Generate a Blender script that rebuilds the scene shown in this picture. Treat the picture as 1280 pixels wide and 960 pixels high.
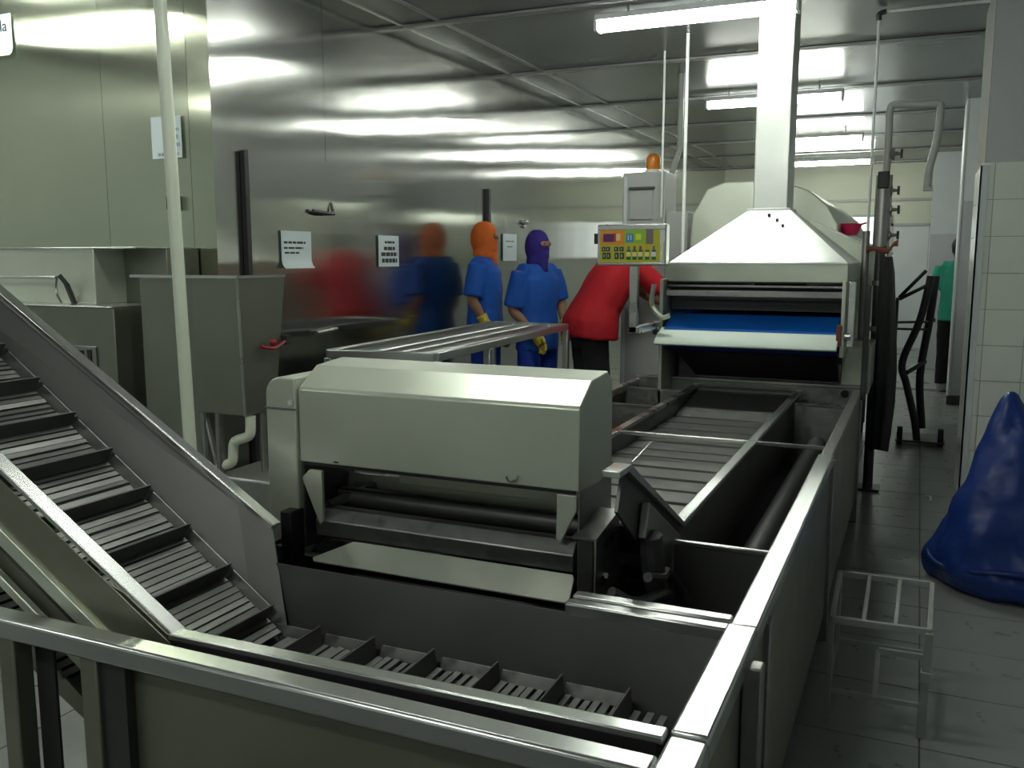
import bpy, bmesh, math, random
from mathutils import Vector, Matrix, noise

# ------------------------------------------------------------------ clear
for o in list(bpy.data.objects):
    bpy.data.objects.remove(o)
scene = bpy.context.scene
C = scene.collection
random.seed(7)
R = math.radians

# ------------------------------------------------------------------ camera
FPX, YAW, PIT = 1130.0, R(24.1), R(7.96)
CAM = Vector((0, 0, 1.45))
FW = Vector((-math.sin(YAW) * math.cos(PIT), math.cos(YAW) * math.cos(PIT), -math.sin(PIT)))
RT = Vector((math.cos(YAW), math.sin(YAW), 0))
UP = RT.cross(FW)
cam_d = bpy.data.cameras.new('camera')
cam_d.sensor_width = 36
cam_d.lens = 36 * FPX / 1280
cam_d.clip_start = 0.05
cam = bpy.data.objects.new('camera', cam_d)
C.objects.link(cam)
m = Matrix((RT, UP, -FW)).transposed().to_4x4()
m.translation = CAM
cam.matrix_world = m
scene.camera = cam


def P(u, v, **k):
    """photo pixel (1280x960) -> point on the plane x=, y= or z= that the thing touches"""
    d = FW + RT * ((u - 640) / FPX) - UP * ((v - 480) / FPX)
    (a, val), = k.items()
    i = 'xyz'.index(a)
    return CAM + d * ((val - CAM[i]) / d[i])


# ------------------------------------------------------------------ world, exposure
w = bpy.data.worlds.new('world')
scene.world = w
w.use_nodes = True
w.node_tree.nodes['Background'].inputs[0].default_value = (0.8, 0.9, 0.85, 1)
w.node_tree.nodes['Background'].inputs[1].default_value = 0.02
scene.view_settings.view_transform = 'Standard'
scene.view_settings.look = 'None'
scene.view_settings.gamma = 1
scene.view_settings.exposure = 1.2
scene.view_settings.use_curve_mapping = False
TUBE_STRENGTH = 20.0
TUBE_COLOR = (0.95, 1.0, 0.91)

# ------------------------------------------------------------------ materials
MATS = {}


def mat(name, col, rough=0.5, metal=0.0, noise_scale=0, noise_amt=0.0, bump=0.0, bump_scale=20,
        stretch=(1, 1, 1), rough_var=0.0, aniso=0.0, emit=None, spec=None, trans=0.0, bump_stretch=None, bump_dist=0.01):
    mt = bpy.data.materials.new(name)
    mt.use_nodes = True
    nt = mt.node_tree
    b = nt.nodes['Principled BSDF']
    b.inputs['Base Color'].default_value = (*col, 1)
    b.inputs['Roughness'].default_value = rough
    b.inputs['Metallic'].default_value = metal
    if spec is not None:
        b.inputs['Specular IOR Level'].default_value = spec
    if trans:
        b.inputs['Transmission Weight'].default_value = trans
    if emit:
        b.inputs['Emission Color'].default_value = (*emit[0], 1)
        b.inputs['Emission Strength'].default_value = emit[1]
    if aniso:
        b.inputs['Anisotropic'].default_value = aniso
        tg = nt.nodes.new('ShaderNodeTangent')
        tg.direction_type = 'RADIAL'
        tg.axis = 'Z'
        nt.links.new(tg.outputs[0], b.inputs['Tangent'])
        b.inputs['Anisotropic Rotation'].default_value = 0.0
    tc = None
    if noise_scale or bump:
        tc = nt.nodes.new('ShaderNodeTexCoord')
    if noise_scale:
        mp = nt.nodes.new('ShaderNodeMapping')
        mp.inputs['Scale'].default_value = stretch
        nt.links.new(tc.outputs['Object'], mp.inputs['Vector'])
        nz = nt.nodes.new('ShaderNodeTexNoise')
        nz.inputs['Scale'].default_value = noise_scale
        nz.inputs['Detail'].default_value = 5
        nt.links.new(mp.outputs[0], nz.inputs['Vector'])
        if noise_amt:
            ramp = nt.nodes.new('ShaderNodeMix')
            ramp.data_type = 'RGBA'
            ramp.inputs['A'].default_value = (*[c * (1 - noise_amt) for c in col], 1)
            ramp.inputs['B'].default_value = (*[min(1, c * (1 + noise_amt)) for c in col], 1)
            nt.links.new(nz.outputs['Fac'], ramp.inputs['Factor'])
            nt.links.new(ramp.outputs['Result'], b.inputs['Base Color'])
        if rough_var:
            mr = nt.nodes.new('ShaderNodeMapRange')
            mr.inputs['From Min'].default_value = 0.3
            mr.inputs['From Max'].default_value = 0.7
            mr.inputs['To Min'].default_value = max(0.02, rough - rough_var)
            mr.inputs['To Max'].default_value = rough + rough_var
            nt.links.new(nz.outputs['Fac'], mr.inputs['Value'])
            nt.links.new(mr.outputs[0], b.inputs['Roughness'])
    if bump:
        mp2 = nt.nodes.new('ShaderNodeMapping')
        mp2.inputs['Scale'].default_value = bump_stretch or stretch
        nt.links.new(tc.outputs['Object'], mp2.inputs['Vector'])
        nb = nt.nodes.new('ShaderNodeTexNoise')
        nb.inputs['Scale'].default_value = bump_scale
        nb.inputs['Detail'].default_value = 2
        nt.links.new(mp2.outputs[0], nb.inputs['Vector'])
        bp = nt.nodes.new('ShaderNodeBump')
        bp.inputs['Strength'].default_value = bump
        bp.inputs['Distance'].default_value = bump_dist
        nt.links.new(nb.outputs['Fac'], bp.inputs['Height'])
        nt.links.new(bp.outputs[0], b.inputs['Normal'])
    MATS[name] = mt
    return mt


STEEL_COL = (0.56, 0.57, 0.54)
mat('wall_steel', (0.54, 0.55, 0.52), 0.115, 1.0, 2, 0.06, 0.45, 1.3, stretch=(1, 1, 0.4),
    bump_stretch=(1.0, 1.2, 0.6), bump_dist=0.010, aniso=1.0)
mat('face_steel', (0.58, 0.61, 0.48), 0.15, 1.0, 2, 0.08, 0.25, 1.0, stretch=(1, 1, 0.4),
    bump_stretch=(1.2, 1, 0.6), bump_dist=0.008, aniso=1.0)
mat('steel', STEEL_COL, 0.30, 1.0, 8, 0.10, rough_var=0.08)
mat('rim_steel', (0.68, 0.70, 0.68), 0.27, 0.95, 3, 0.04)
mat('matt_steel', (0.62, 0.66, 0.56), 0.34, 0.5, 5, 0.08, rough_var=0.06, bump=0.15, bump_scale=3, bump_dist=0.004)
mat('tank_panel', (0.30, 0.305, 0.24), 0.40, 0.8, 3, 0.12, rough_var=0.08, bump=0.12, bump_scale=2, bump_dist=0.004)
mat('shaded_steel', (0.27, 0.28, 0.235), 0.36, 0.85, 3, 0.12, rough_var=0.08, bump=0.12, bump_scale=2, bump_dist=0.004)  # darker copy of tank_panel; the weaker light there is put into its colour
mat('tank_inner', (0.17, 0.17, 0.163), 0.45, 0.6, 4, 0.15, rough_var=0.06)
mat('worn_steel', (0.34, 0.345, 0.33), 0.40, 0.95, 40, 0.20, rough_var=0.10)
mat('slat_steel', (0.24, 0.245, 0.235), 0.45, 0.65, 30, 0.25, stretch=(1, 0.15, 1), rough_var=0.10)
mat('plate_steel', (0.22, 0.225, 0.215), 0.42, 0.8, 12, 0.10, rough_var=0.06)
mat('cleat_dark', (0.10, 0.10, 0.095), 0.55, 0.3, 20, 0.2)
mat('dark_steel', (0.09, 0.09, 0.09), 0.40, 0.7, 10, 0.2)
mat('black', (0.012, 0.012, 0.013), 0.5)
mat('black_rubber', (0.03, 0.03, 0.032), 0.55, 0, 8, 0.3, 0.3, 12)
mat('hood_steel', (0.80, 0.83, 0.79), 0.36, 0.45, 6, 0.08, rough_var=0.08)
mat('ceiling_panel', (0.22, 0.23, 0.235), 0.26, 0.35, 2, 0.08)
mat('ceiling_strip', (0.36, 0.37, 0.37), 0.35, 0.4)
mat('paint_grey', (0.42, 0.44, 0.42), 0.45, 0.0, 5, 0.05)
mat('paint_cream', (0.62, 0.65, 0.52), 0.6, 0.0, 3, 0.04)
mat('panel_white', (0.62, 0.66, 0.66), 0.4, 0.0, 3, 0.04)
mat('column_grey', (0.48, 0.50, 0.51), 0.42, 0.0, 3, 0.04)
mat('pvc_white', (0.74, 0.80, 0.66), 0.35, 0, 6, 0.04)
mat('white_rod', (0.85, 0.88, 0.86), 0.35)
mat('tile_wall', (0.76, 0.80, 0.72), 0.22, 0, 6, 0.06)
mat('grout', (0.34, 0.35, 0.32), 0.8)
mat('floor_tile', (0.26, 0.275, 0.262), 0.30, 0, 5, 0.08, rough_var=0.05)
mat('floor_grout', (0.11, 0.114, 0.11), 0.5, 0, 12, 0.3)
mat('paper', (0.72, 0.82, 0.84), 0.6)
mat('ink', (0.05, 0.05, 0.06), 0.7)
mat('ink_pale', (0.30, 0.34, 0.34), 0.7)
mat('blue_shirt', (0.005, 0.085, 0.42), 0.8, 0, 10, 0.15, 0.4, 18)
mat('blue_trouser', (0.005, 0.04, 0.36), 0.8, 0, 10, 0.15, 0.4, 18)
mat('orange_hood', (0.62, 0.13, 0.015), 0.85, 0, 12, 0.15, 0.4, 40)
mat('indigo_hood', (0.028, 0.014, 0.20), 0.85, 0, 12, 0.15, 0.4, 40)
mat('red_shirt', (0.42, 0.003, 0.012), 0.8, 0, 10, 0.12, 0.4, 14)
mat('black_trouser', (0.010, 0.009, 0.012), 0.85)
mat('teal_shirt', (0.03, 0.34, 0.23), 0.8, 0, 10, 0.12)
mat('skin', (0.28, 0.15, 0.09), 0.6)
mat('skin_dark', (0.12, 0.06, 0.04), 0.6)
mat('glove_yellow', (0.55, 0.42, 0.05), 0.6, 0, 15, 0.15)
mat('hair', (0.012, 0.010, 0.009), 0.6)
mat('boot_white', (0.55, 0.56, 0.54), 0.5)
mat('sack_blue', (0.006, 0.032, 0.20), 0.42, 0, 5, 0.25, 0.6, 9, bump_dist=0.02)
mat('belt_blue', (0.005, 0.14, 0.60), 0.4)
mat('belt_navy', (0.005, 0.022, 0.22), 0.5)
mat('bar_white', (0.72, 0.84, 0.74), 0.45)
mat('red_plastic', (0.28, 0.006, 0.012), 0.4)
mat('pink_plastic', (0.75, 0.02, 0.12), 0.35)
mat('rust_cloth', (0.22, 0.07, 0.045), 0.8)
mat('amber', (0.70, 0.22, 0.01), 0.2, trans=0.3)
mat('stool_steel', (0.42, 0.44, 0.42), 0.42, 0.5, 20, 0.2)
mat('cart_steel', (0.58, 0.60, 0.59), 0.32, 0.9, 8, 0.1)
mat('tube_light', (1, 1, 1), 0.5, emit=(TUBE_COLOR, TUBE_STRENGTH))
mat('fixture_white', (0.8, 0.82, 0.8), 0.4)
mat('window_lit', (0.9, 0.95, 0.95), 0.4, emit=((0.92, 1.0, 0.97), 0.6))
for nm, c in dict(lab_yellow=(0.52, 0.50, 0.04), lab_orange=(0.80, 0.30, 0.03), lab_purple=(0.10, 0.02, 0.12),
                  lab_red=(0.55, 0.02, 0.06), lab_cream=(0.85, 0.75, 0.30), lab_green=(0.25, 0.55, 0.05),
                  lab_blue=(0.05, 0.25, 0.50), lab_lemon=(0.80, 0.85, 0.05), lab_grey=(0.18, 0.15, 0.15),
                  lab_dark=(0.04, 0.06, 0.05), lab_pale=(0.75, 0.80, 0.45), lab_deep=(0.02, 0.16, 0.05),
                  lab_brown=(0.22, 0.06, 0.03), lab_white=(0.8, 0.8, 0.85)).items():
    mat(nm, c, 0.4)


# ------------------------------------------------------------------ mesh helpers
class MB:
    def __init__(s):
        s.v = []
        s.f = []

    def _add(s, vs, fs):
        b = len(s.v)
        s.v += [Vector(p) for p in vs]
        s.f += [[i + b for i in f] for f in fs]
        return s

    def box(s, x0, x1, y0, y1, z0, z1):
        vs = [(x, y, z) for z in (z0, z1) for y in (y0, y1) for x in (x0, x1)]
        return s._add(vs, [(0, 2, 3, 1), (4, 5, 7, 6), (0, 1, 5, 4), (2, 6, 7, 3), (0, 4, 6, 2), (1, 3, 7, 5)])

    def prism(s, poly, ext):
        """closed polygon (3-D points) pushed along ext"""
        poly = [Vector(p) for p in poly]
        ext = Vector(ext)
        n = len(poly)
        vs = poly + [p + ext for p in poly]
        nr = Vector((0, 0, 0))
        for i in range(n):
            nr += poly[i].cross(poly[(i + 1) % n])
        fl = nr.dot(ext) > 0
        a, b = list(range(n)), list(range(n, 2 * n))
        fs = [a[::-1] if fl else a, b if fl else b[::-1]]
        for i in range(n):
            j = (i + 1) % n
            q = (i, j, j + n, i + n)
            fs.append(q if fl else q[::-1])
        return s._add(vs, fs)

    def plate(s, p, th):
        p = [Vector(q) for q in p]
        n = (p[1] - p[0]).cross(p[2] - p[0]).normalized()
        return s.prism(p, n * th)

    def bar(s, a, b, w, h, up=(0, 0, 1)):
        a, b = Vector(a), Vector(b)
        d = (b - a).normalized()
        up = Vector(up)
        r = d.cross(up)
        if r.length < 1e-4:
            r = d.cross(Vector((1, 0, 0)))
        r.normalize()
        u = r.cross(d)
        q = [a + r * x * w / 2 + u * y * h / 2 for x, y in ((-1, -1), (1, -1), (1, 1), (-1, 1))]
        return s.prism(q, b - a)

    def loft(s, rings):
        n = len(rings[0])
        vs = [p for r in rings for p in r]
        fs = []
        for k in range(len(rings) - 1):
            for i in range(n):
                j = (i + 1) % n
                fs.append((k * n + i, k * n + j, (k + 1) * n + j, (k + 1) * n + i))
        fs.append(tuple(range(n))[::-1])
        e = (len(rings) - 1) * n
        fs.append(tuple(range(e, e + n)))
        return s._add(vs, fs)

    def tube(s, path, r, n=12, caps=True):
        path = [Vector(p) for p in path]
        rr = r if isinstance(r, (list, tuple)) else [r] * len(path)
        t0 = (path[1] - path[0]).normalized()
        u = t0.orthogonal().normalized()
        rings = []
        for k, p in enumerate(path):
            a = path[max(k - 1, 0)]
            b = path[min(k + 1, len(path) - 1)]
            t = (b - a).normalized()
            u = (u - t * u.dot(t)).normalized()
            v = t.cross(u)
            rings.append([p + (u * math.cos(2 * math.pi * i / n) + v * math.sin(2 * math.pi * i / n)) * rr[k]
                          for i in range(n)])
        return s.loft(rings)

    def ell(s, c, rx, ry, rz, n=14, m=9, rot=None):
        c = Vector(c)
        rings = []
        for k in range(1, m):
            a = math.pi * k / m - math.pi / 2
            ring = []
            for i in range(n):
                t = 2 * math.pi * i / n
                p = Vector((rx * math.cos(a) * math.cos(t), ry * math.cos(a) * math.sin(t), rz * math.sin(a)))
                ring.append(c + (rot @ p if rot else p))
            rings.append(ring)
        return s.loft(rings)

    def lathe(s, c, prof, n=20):
        c = Vector(c)
        return s.loft([[c + Vector((r * math.cos(2 * math.pi * i / n), r * math.sin(2 * math.pi * i / n), z))
                        for i in range(n)] for r, z in prof])

    def mesh(s, name, material, off=(0, 0, 0), smooth=32):
        off = Vector(off)
        me = bpy.data.meshes.new(name)
        me.from_pydata([p - off for p in s.v], [], s.f)
        me.materials.append(MATS[material])
        for p in me.polygons:
            p.use_smooth = True
        me.set_sharp_from_angle(angle=R(smooth))
        me.update()
        return me


def bez(pts, n=8):
    """Catmull-Rom through the points"""
    pts = [Vector(p) for p in pts]
    q = [pts[0] * 2 - pts[1]] + pts + [pts[-1] * 2 - pts[-2]]
    out = []
    for i in range(1, len(q) - 2):
        for k in range(n):
            t = k / n
            a, b, c, d = q[i - 1], q[i], q[i + 1], q[i + 2]
            out.append(0.5 * ((2 * b) + (c - a) * t + (2 * a - 5 * b + 4 * c - d) * t * t + (3 * b - a - 3 * c + d) * t ** 3))
    out.append(pts[-1])
    return out


def tag(o, label=None, cat=None, group=None, kind=None):
    for k, v in (('label', label), ('category', cat), ('group', group), ('kind', kind)):
        if v:
            o[k] = v
    return o


def wpos(o):
    p = Vector((0, 0, 0))
    while o is not None:
        p += o.location
        o = o.parent
    return p


def thing(name, loc, label, cat, group=None):
    o = bpy.data.objects.new(name, None)
    o.empty_display_size = 0.1
    C.objects.link(o)
    o.location = loc
    return tag(o, label, cat, group)


def part(name, mb, material, parent=None, bevel=0, label=None, smooth=32):
    """mesh given in world coordinates; stored relative to its parent"""
    off = wpos(parent) if parent else Vector((0, 0, 0))
    o = bpy.data.objects.new(name, mb.mesh(name, material, off, smooth))
    C.objects.link(o)
    if parent:
        o.parent = parent
    if bevel:
        b = o.modifiers.new('bevel', 'BEVEL')
        b.width = bevel
        b.segments = 2
        b.limit_method = 'ANGLE'
        b.angle_limit = R(40)
    if label:
        o['label'] = label
    return o


def solo(name, mb, material, label, cat, group=None, bevel=0, smooth=32):
    """a thing that is one mesh; origin at its base"""
    xs = [v for v in mb.v]
    c = Vector((sum(p.x for p in xs) / len(xs), sum(p.y for p in xs) / len(xs), min(p.z for p in xs)))
    o = bpy.data.objects.new(name, mb.mesh(name, material, c, smooth))
    o.location = c
    C.objects.link(o)
    if bevel:
        b = o.modifiers.new('bevel', 'BEVEL')
        b.width = bevel
        b.segments = 2
        b.limit_method = 'ANGLE'
        b.angle_limit = R(40)
    return tag(o, label, cat, group)


def struct(name, mb, material, smooth=32):
    o = bpy.data.objects.new(name, mb.mesh(name, material, (0, 0, 0), smooth))
    C.objects.link(o)
    return tag(o, kind='structure')


def inst(name, me, parent, loc, rot=None):
    o = bpy.data.objects.new(name, me)
    C.objects.link(o)
    o.parent = parent
    o.location = Vector(loc) - wpos(parent)
    if rot:
        o.rotation_euler = rot
    return o


TS = bpy.data.scenes.new('fuse')


def remesh(name, mb, material, parent, voxel=0.012, smooth_it=5, wrinkle=0.0, wscale=8.0, label=None):
    """overlapping closed lofts fused into one continuous skin"""
    off = wpos(parent)
    me = mb.mesh(name + '_src', material, off)
    o = bpy.data.objects.new(name + '_src', me)
    TS.collection.objects.link(o)
    r = o.modifiers.new('r', 'REMESH')
    r.mode = 'VOXEL'
    r.voxel_size = voxel
    sm = o.modifiers.new('s', 'SMOOTH')
    sm.iterations = smooth_it
    sm.factor = 0.5
    TS.view_layers[0].update()
    ev = o.evaluated_get(TS.view_layers[0].depsgraph)
    nm = bpy.data.meshes.new_from_object(ev)
    bpy.data.objects.remove(o)
    nm.name = name
    if wrinkle:
        nrm = [v.normal.copy() for v in nm.vertices]
        for v, nv in zip(nm.vertices, nrm):
            k = noise.noise(Vector((v.co.x * wscale, v.co.y * wscale, v.co.z * wscale * 0.45)))
            k += 0.5 * noise.noise(Vector((v.co.x * wscale * 2.3 + 5, v.co.y * wscale * 2.3, v.co.z * wscale * 1.6)))
            v.co += nv * k * wrinkle
    nm.materials.clear()
    nm.materials.append(MATS[material])
    for p in nm.polygons:
        p.use_smooth = True
        p.material_index = 0
    ob = bpy.data.objects.new(name, nm)
    C.objects.link(ob)
    ob.parent = parent
    if label:
        ob['label'] = label
    return ob


# ------------------------------------------------------------------ the room
ZC = 2.95          # ceiling
XW = -3.15         # steel cold-room wall
YF = 3.50          # its face towards the front
YB = 16.0

floor = struct('floor', MB().box(-6.2, 2.2, -3.2, YB + 0.2, -0.12, -0.006), 'floor_grout')
T = 0.40
tile_me = MB()
tile_me.prism([(-T / 2 + .003, -T / 2 + .003, -0.006), (T / 2 - .003, -T / 2 + .003, -0.006),
               (T / 2 - .003, T / 2 - .003, -0.006), (-T / 2 + .003, T / 2 - .003, -0.006)], (0, 0, 0.006))
tile_me = tile_me.mesh('tile', 'floor_tile')
for i in range(5):
    for j in range(24):
        inst('tile', tile_me, floor, (-0.52 + T * i, 1.4 + T * j, random.uniform(-.0006, .0006)))
for i in range(4):
    for j in range(8):
        inst('tile', tile_me, floor, (-3.02 + T * i, 0.6 + T * j, 0))
rest = MB()
rest.box(-6.2, -3.24, -3.2, YF, -0.006, -0.002)
rest.box(XW, -0.75, 3.62, YB, -0.006, -0.002)
rest.box(-0.75, 1.3, 11.0, YB, -0.006, -0.002)
part('tile_sheet', rest, 'floor_tile', floor)

ceil = struct('ceiling', MB().box(-6.2, 2.2, -3.2, YB + 0.2, ZC + 0.012, ZC + 0.1), 'ceiling_panel')
by = [5.34 + 1.72 * k for k in range(-5, 7)]
for k, y in enumerate(by[:-1]):
    for x0, x1 in ((-6.2, -2.88), (-2.88, 2.2)):
        part('panel', MB().box(x0 + .006, x1 - .006, y + .012, by[k + 1] - .012, ZC, ZC + .012), 'ceiling_panel', ceil)
for y in by:
    part('seam_strip', MB().box(-6.2, 2.2, y - .035, y + .035, ZC - .022, ZC - .001), 'ceiling_strip', ceil, bevel=.006)
part('seam_strip', MB().box(-2.905, -2.865, -3, YB, ZC - .008, ZC - .001), 'ceiling_strip', ceil)

# steel wall on the left: a backing and single sheets
wl = struct('wall_left', MB().box(XW - .2, XW - .012, YF + .012, YB, 0, ZC), 'wall_steel')
seams = [YF, 4.42, 5.42, 6.36, 7.15, 8.1, 9.4, 10.8, 12.4, 14.0, YB]
for k in range(len(seams) - 1):
    a, b = seams[k] + .003, seams[k + 1] - .003
    dx = random.uniform(-.004, .004)
    mb = MB().prism([(XW + dx, a, 0), (XW - dx, b, 0), (XW - dx, b, ZC), (XW + dx, a, ZC)], (-.012, 0, 0))
    part('panel', mb, 'wall_steel', wl)
struct('trim_1', MB().box(XW - .004, XW + .014, YF, YB, ZC - .016, ZC - .001), 'rim_steel')
# the face of the cold room towards the camera
wr = struct('wall_return', MB().box(-6.2, XW - .2, YF + .012, YF + .2, 0, ZC), 'face_steel')
xs = [-6.2, -5.4, -4.55, -3.86, -3.29, XW - .001]
for k in range(5):
    dy = random.uniform(-.003, .003)
    part('panel', MB().prism([(xs[k] + .003, YF + dy, 0), (xs[k + 1] - .003, YF - dy, 0), (xs[k + 1] - .003, YF - dy, ZC),
                              (xs[k] + .003, YF + dy, ZC)], (0, .012, 0)), 'face_steel', wr)
struct('wall_far', MB().box(-6.2, 2.2, YB, YB + .2, 0, ZC), 'paint_cream')
struct('trim_2', MB().box(XW, 0.85, YB - .03, YB, 2.35, 2.39), 'paint_grey')
struct('wall_rear', MB().box(-6.2, 2.2, -3.2, -3.0, 0, ZC), 'panel_white')
struct('wall_side', MB().box(-6.4, -6.2, -3.2, YF, 0, ZC), 'panel_white')
struct('wall_right', MB().box(0.85, 1.05, 6.5, YB, 0, ZC), 'column_grey')
struct('wall_front_right', MB().box(1.75, 1.95, -3.0, 5.69, 0, ZC), 'panel_white')

# tiled pillar
PX, PY = 0.285, 5.67
pil = struct('wall_pillar', MB().box(PX + .008, 1.76, PY + .008, 6.6, 0, ZC), 'grout')
tm = MB().prism([(0.0015, 0, 0.0015), (0.1985, 0, 0.0015), (0.1985, 0, 0.1985), (0.0015, 0, 0.1985)], (0, .008, 0)).mesh('tile', 'tile_wall')
tm0 = MB().prism([(0, 0, 0.0015), (0.0585, 0, 0.0015), (0.0585, 0, 0.1985), (0, 0, 0.1985)], (0, .008, 0)).mesh('tile', 'tile_wall')
tms = MB().prism([(0, 0.0015, 0.0015), (0, .1985, 0.0015), (0, .1985, 0.1985), (0, 0.0015, 0.1985)], (.008, 0, 0)).mesh('tile', 'tile_wall')
for j in range(10):
    z = -0.035 + .2 * j if j else 0
    zz = -0.035 + .2 * j
    inst('tile', tm0, pil, (PX, PY + random.uniform(-.001, .001), max(zz, 0)))
    for i in range(7):
        inst('tile', tm, pil, (PX + .06 + .2 * i, PY + random.uniform(-.001, .001), max(zz, 0)))
    for i in range(4):
        inst('tile', tms, pil, (PX, PY + .008 + .2 * i, max(zz, 0)))
part('upper_panel', MB().box(PX + .012, 1.76, PY + .002, 6.6, 1.965, ZC), 'column_grey', pil)
part('corner_guard', MB().box(PX - .012, PX + .03, PY - .006, PY - .002, 0.0, 1.95).box(PX - .012, PX - .002, PY - .006, PY + .05, 0, 1.95), 'panel_white', pil)

# grey panels and columns further down the right side
cp = struct('trim_3', MB().box(0.33, 0.87, 9.9, 10.4, 0, ZC), 'column_grey')
part('skirting', MB().box(0.315, 0.87, 9.885, 9.9, 0.0, 0.09), 'dark_steel', cp)
part('joint_strip', MB().box(0.325, 0.34, 9.89, 10.4, 0.09, ZC), 'panel_white', cp)
part('panel', MB().box(0.35, 0.87, 9.892, 9.9, 0.10, 1.98), 'column_grey', cp)
part('panel', MB().box(0.35, 0.87, 9.892, 9.9, 1.99, ZC), 'panel_white', cp)
c2 = struct('trim_4', MB().box(0.10, 0.87, 13.0, 13.4, 0, 2.78), 'panel_white')
part('panel', MB().box(0.10, 0.87, 12.99, 13.0, 0.0, 1.75), 'column_grey', c2)
d3 = struct('door_3', MB().box(-0.42, 0.10, 15.9, 16.0, 0, 1.95), 'panel_white')
part('frame', MB().box(-.46, -.42, 15.88, 16, 0, 1.99).box(.10, .14, 15.88, 16, 0, 1.99).box(-.46, .14, 15.88, 16, 1.95, 1.99), 'paint_grey', d3)
wn = struct('window_1', MB().box(-1.15, -0.5, 15.95, 16.0, 1.45, 2.1), 'window_lit')
part('window_frame', MB().box(-1.19, -1.15, 15.93, 16, 1.41, 2.14).box(-.5, -.46, 15.93, 16, 1.41, 2.14).box(-1.19, -.46, 15.93, 16, 2.1, 2.14)
     .box(-1.19, -.46, 15.93, 16, 1.41, 1.45), 'paint_grey', wn)


# ------------------------------------------------------------------ doors, papers and fittings on the steel wall
def wy(u, v):
    return P(u, v, x=XW)


d1 = struct('door_1', MB().box(XW + .001, XW + .03, 3.72, 4.40, 0.05, 1.99), 'wall_steel')
part('edge_strip', MB().box(XW + .002, XW + .031, 3.69, 3.72, 0.05, 1.98), 'black_rubber', d1)
part('door_handle', MB().tube(bez([wy(382, 264) + Vector((.05, 0, 0)), wy(395, 267) + Vector((.07, 0, 0)), wy(408, 267) + Vector((.05, 0, 0))]), .012)
     .tube([wy(408, 254) + Vector((.03, 0, 0)), wy(408, 268) + Vector((.05, 0, 0))], .01), 'dark_steel', d1)
part('door_handle', MB().tube([wy(386, 416) + Vector((.05, 0, 0)), wy(411, 411) + Vector((.05, 0, 0))], .013)
     .tube([wy(411, 411) + Vector((.02, 0, 0)), wy(411, 411) + Vector((.06, 0, 0))], .012), 'steel', d1)
yd = wy(606, 260).y
d2 = struct('door_2', MB().box(XW + .001, XW + .03, yd + .05, yd + 1.0, 0.05, wy(606, 236).z), 'wall_steel')
part('edge_strip', MB().box(XW + .002, XW + .031, yd + .015, yd + .05, 0.05, wy(606, 236).z), 'black_rubber', d2)
h = wy(650, 278)
part('door_handle', MB().ell(h + Vector((.05, 0, 0)), .03, .055, .022).tube([h + Vector((.02, 0, -.03)), h + Vector((.05, 0, -.03))], .02), 'rim_steel', d2)


def paper(u0, u1, v0, v1, lines, label, plane, curl=0.0, inkm='ink'):
    """a sheet taped to a wall; each line of print is a strip"""
    a = P(u0, v0, **plane)
    b = P(u1, v1, **plane)
    ax = 'y' if 'x' in plane else 'x'
    w0, w1, z0, z1 = getattr(a, ax), getattr(b, ax), b.z, a.z
    t = thing('paper_notice', ((a.x + b.x) / 2, (a.y + b.y) / 2, z0), label, 'notice', 'notices taped to the steel walls')

    def pt(s, q, d):
        ww = w0 + (w1 - w0) * s
        return Vector((plane['x'] + d, ww, z0 + (z1 - z0) * q)) if 'x' in plane else Vector((ww, plane['y'] - d, z0 + (z1 - z0) * q))
    mb = MB()
    rows = [0, .08, .2, .5, 1]
    ins, outs = [], []
    for q in rows:
        d = .004 + curl * max(0, .2 - q) ** 2 * 10
        ins.append((pt(0, q, d), pt(1, q, d)))
    vs = [p for r in ins for p in r]
    dn = Vector((.0012, 0, 0)) if 'x' in plane else Vector((0, -.0012, 0))
    n = len(vs)
    vs += [p + dn for p in vs]
    fs = []
    for k in range(len(rows) - 1):
        i = 2 * k
        fs.append((i, i + 1, i + 3, i + 2))
        fs.append((i + n + 2, i + n + 3, i + n + 1, i + n))
    mb._add(vs, fs)
    part('sheet', mb, 'paper', t)
    for s0, s1, q0, q1 in lines:
        # a line of print broken into words
        m2 = MB()
        s = s0
        while s < s1 - .01:
            e = min(s1, s + random.uniform(.10, .22))
            m2.prism([pt(s, q0, .006), pt(e, q0, .006), pt(e, q1, .006), pt(s, q1, .006)], dn * .3)
            s = e + .025
        part('print_line', m2, inkm, t)
    return t


paper(350, 389, 288, 335, [(.08, .80, .66, .72), (.08, .72, .52, .57), (.10, .58, .39, .44)],
      'pale blue notice with three lines of print beside the upper door handle', {'x': XW + .035}, .06)
paper(472, 498, 294, 333, [(.3, .78, .75, .82), (.25, .80, .53, .64), (.12, .9, .34, .46), (.15, .9, .13, .26)],
      'white notice with four bold lines of print on the steel wall', {'x': XW + .006})
paper(628, 645, 292, 326, [(.2, .8, .7, .75), (.3, .7, .5, .55)],
      'small notice on the steel wall between the orange and the indigo hoods', {'x': XW + .036}, 0, 'ink_pale')
paper(189, 229, 147, 197, [(.72, .80, .82, .9), (.70, .92, .64, .71), (.70, .9, .45, .55), (.72, .94, .27, .36), (.2, .9, .06, .13)],
      'white notice with faint print behind the white pipe', {'y': YF - .008}, 0, 'ink_pale')
pp = paper(-28, 18, 23, 70, [], 'blank lower-edged notice with bold black letters high on the steel face', {'y': YF - .008}, .06)
cu = bpy.data.curves.new('lettering', 'FONT')
cu.body = 'oIa'
cu.size = 0.085
cu.extrude = 0.001
tmp = bpy.data.objects.new('lettering_src', cu)
C.objects.link(tmp)
bpy.context.view_layer.update()
lm = bpy.data.meshes.new_from_object(tmp.evaluated_get(bpy.context.evaluated_depsgraph_get()))
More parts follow.
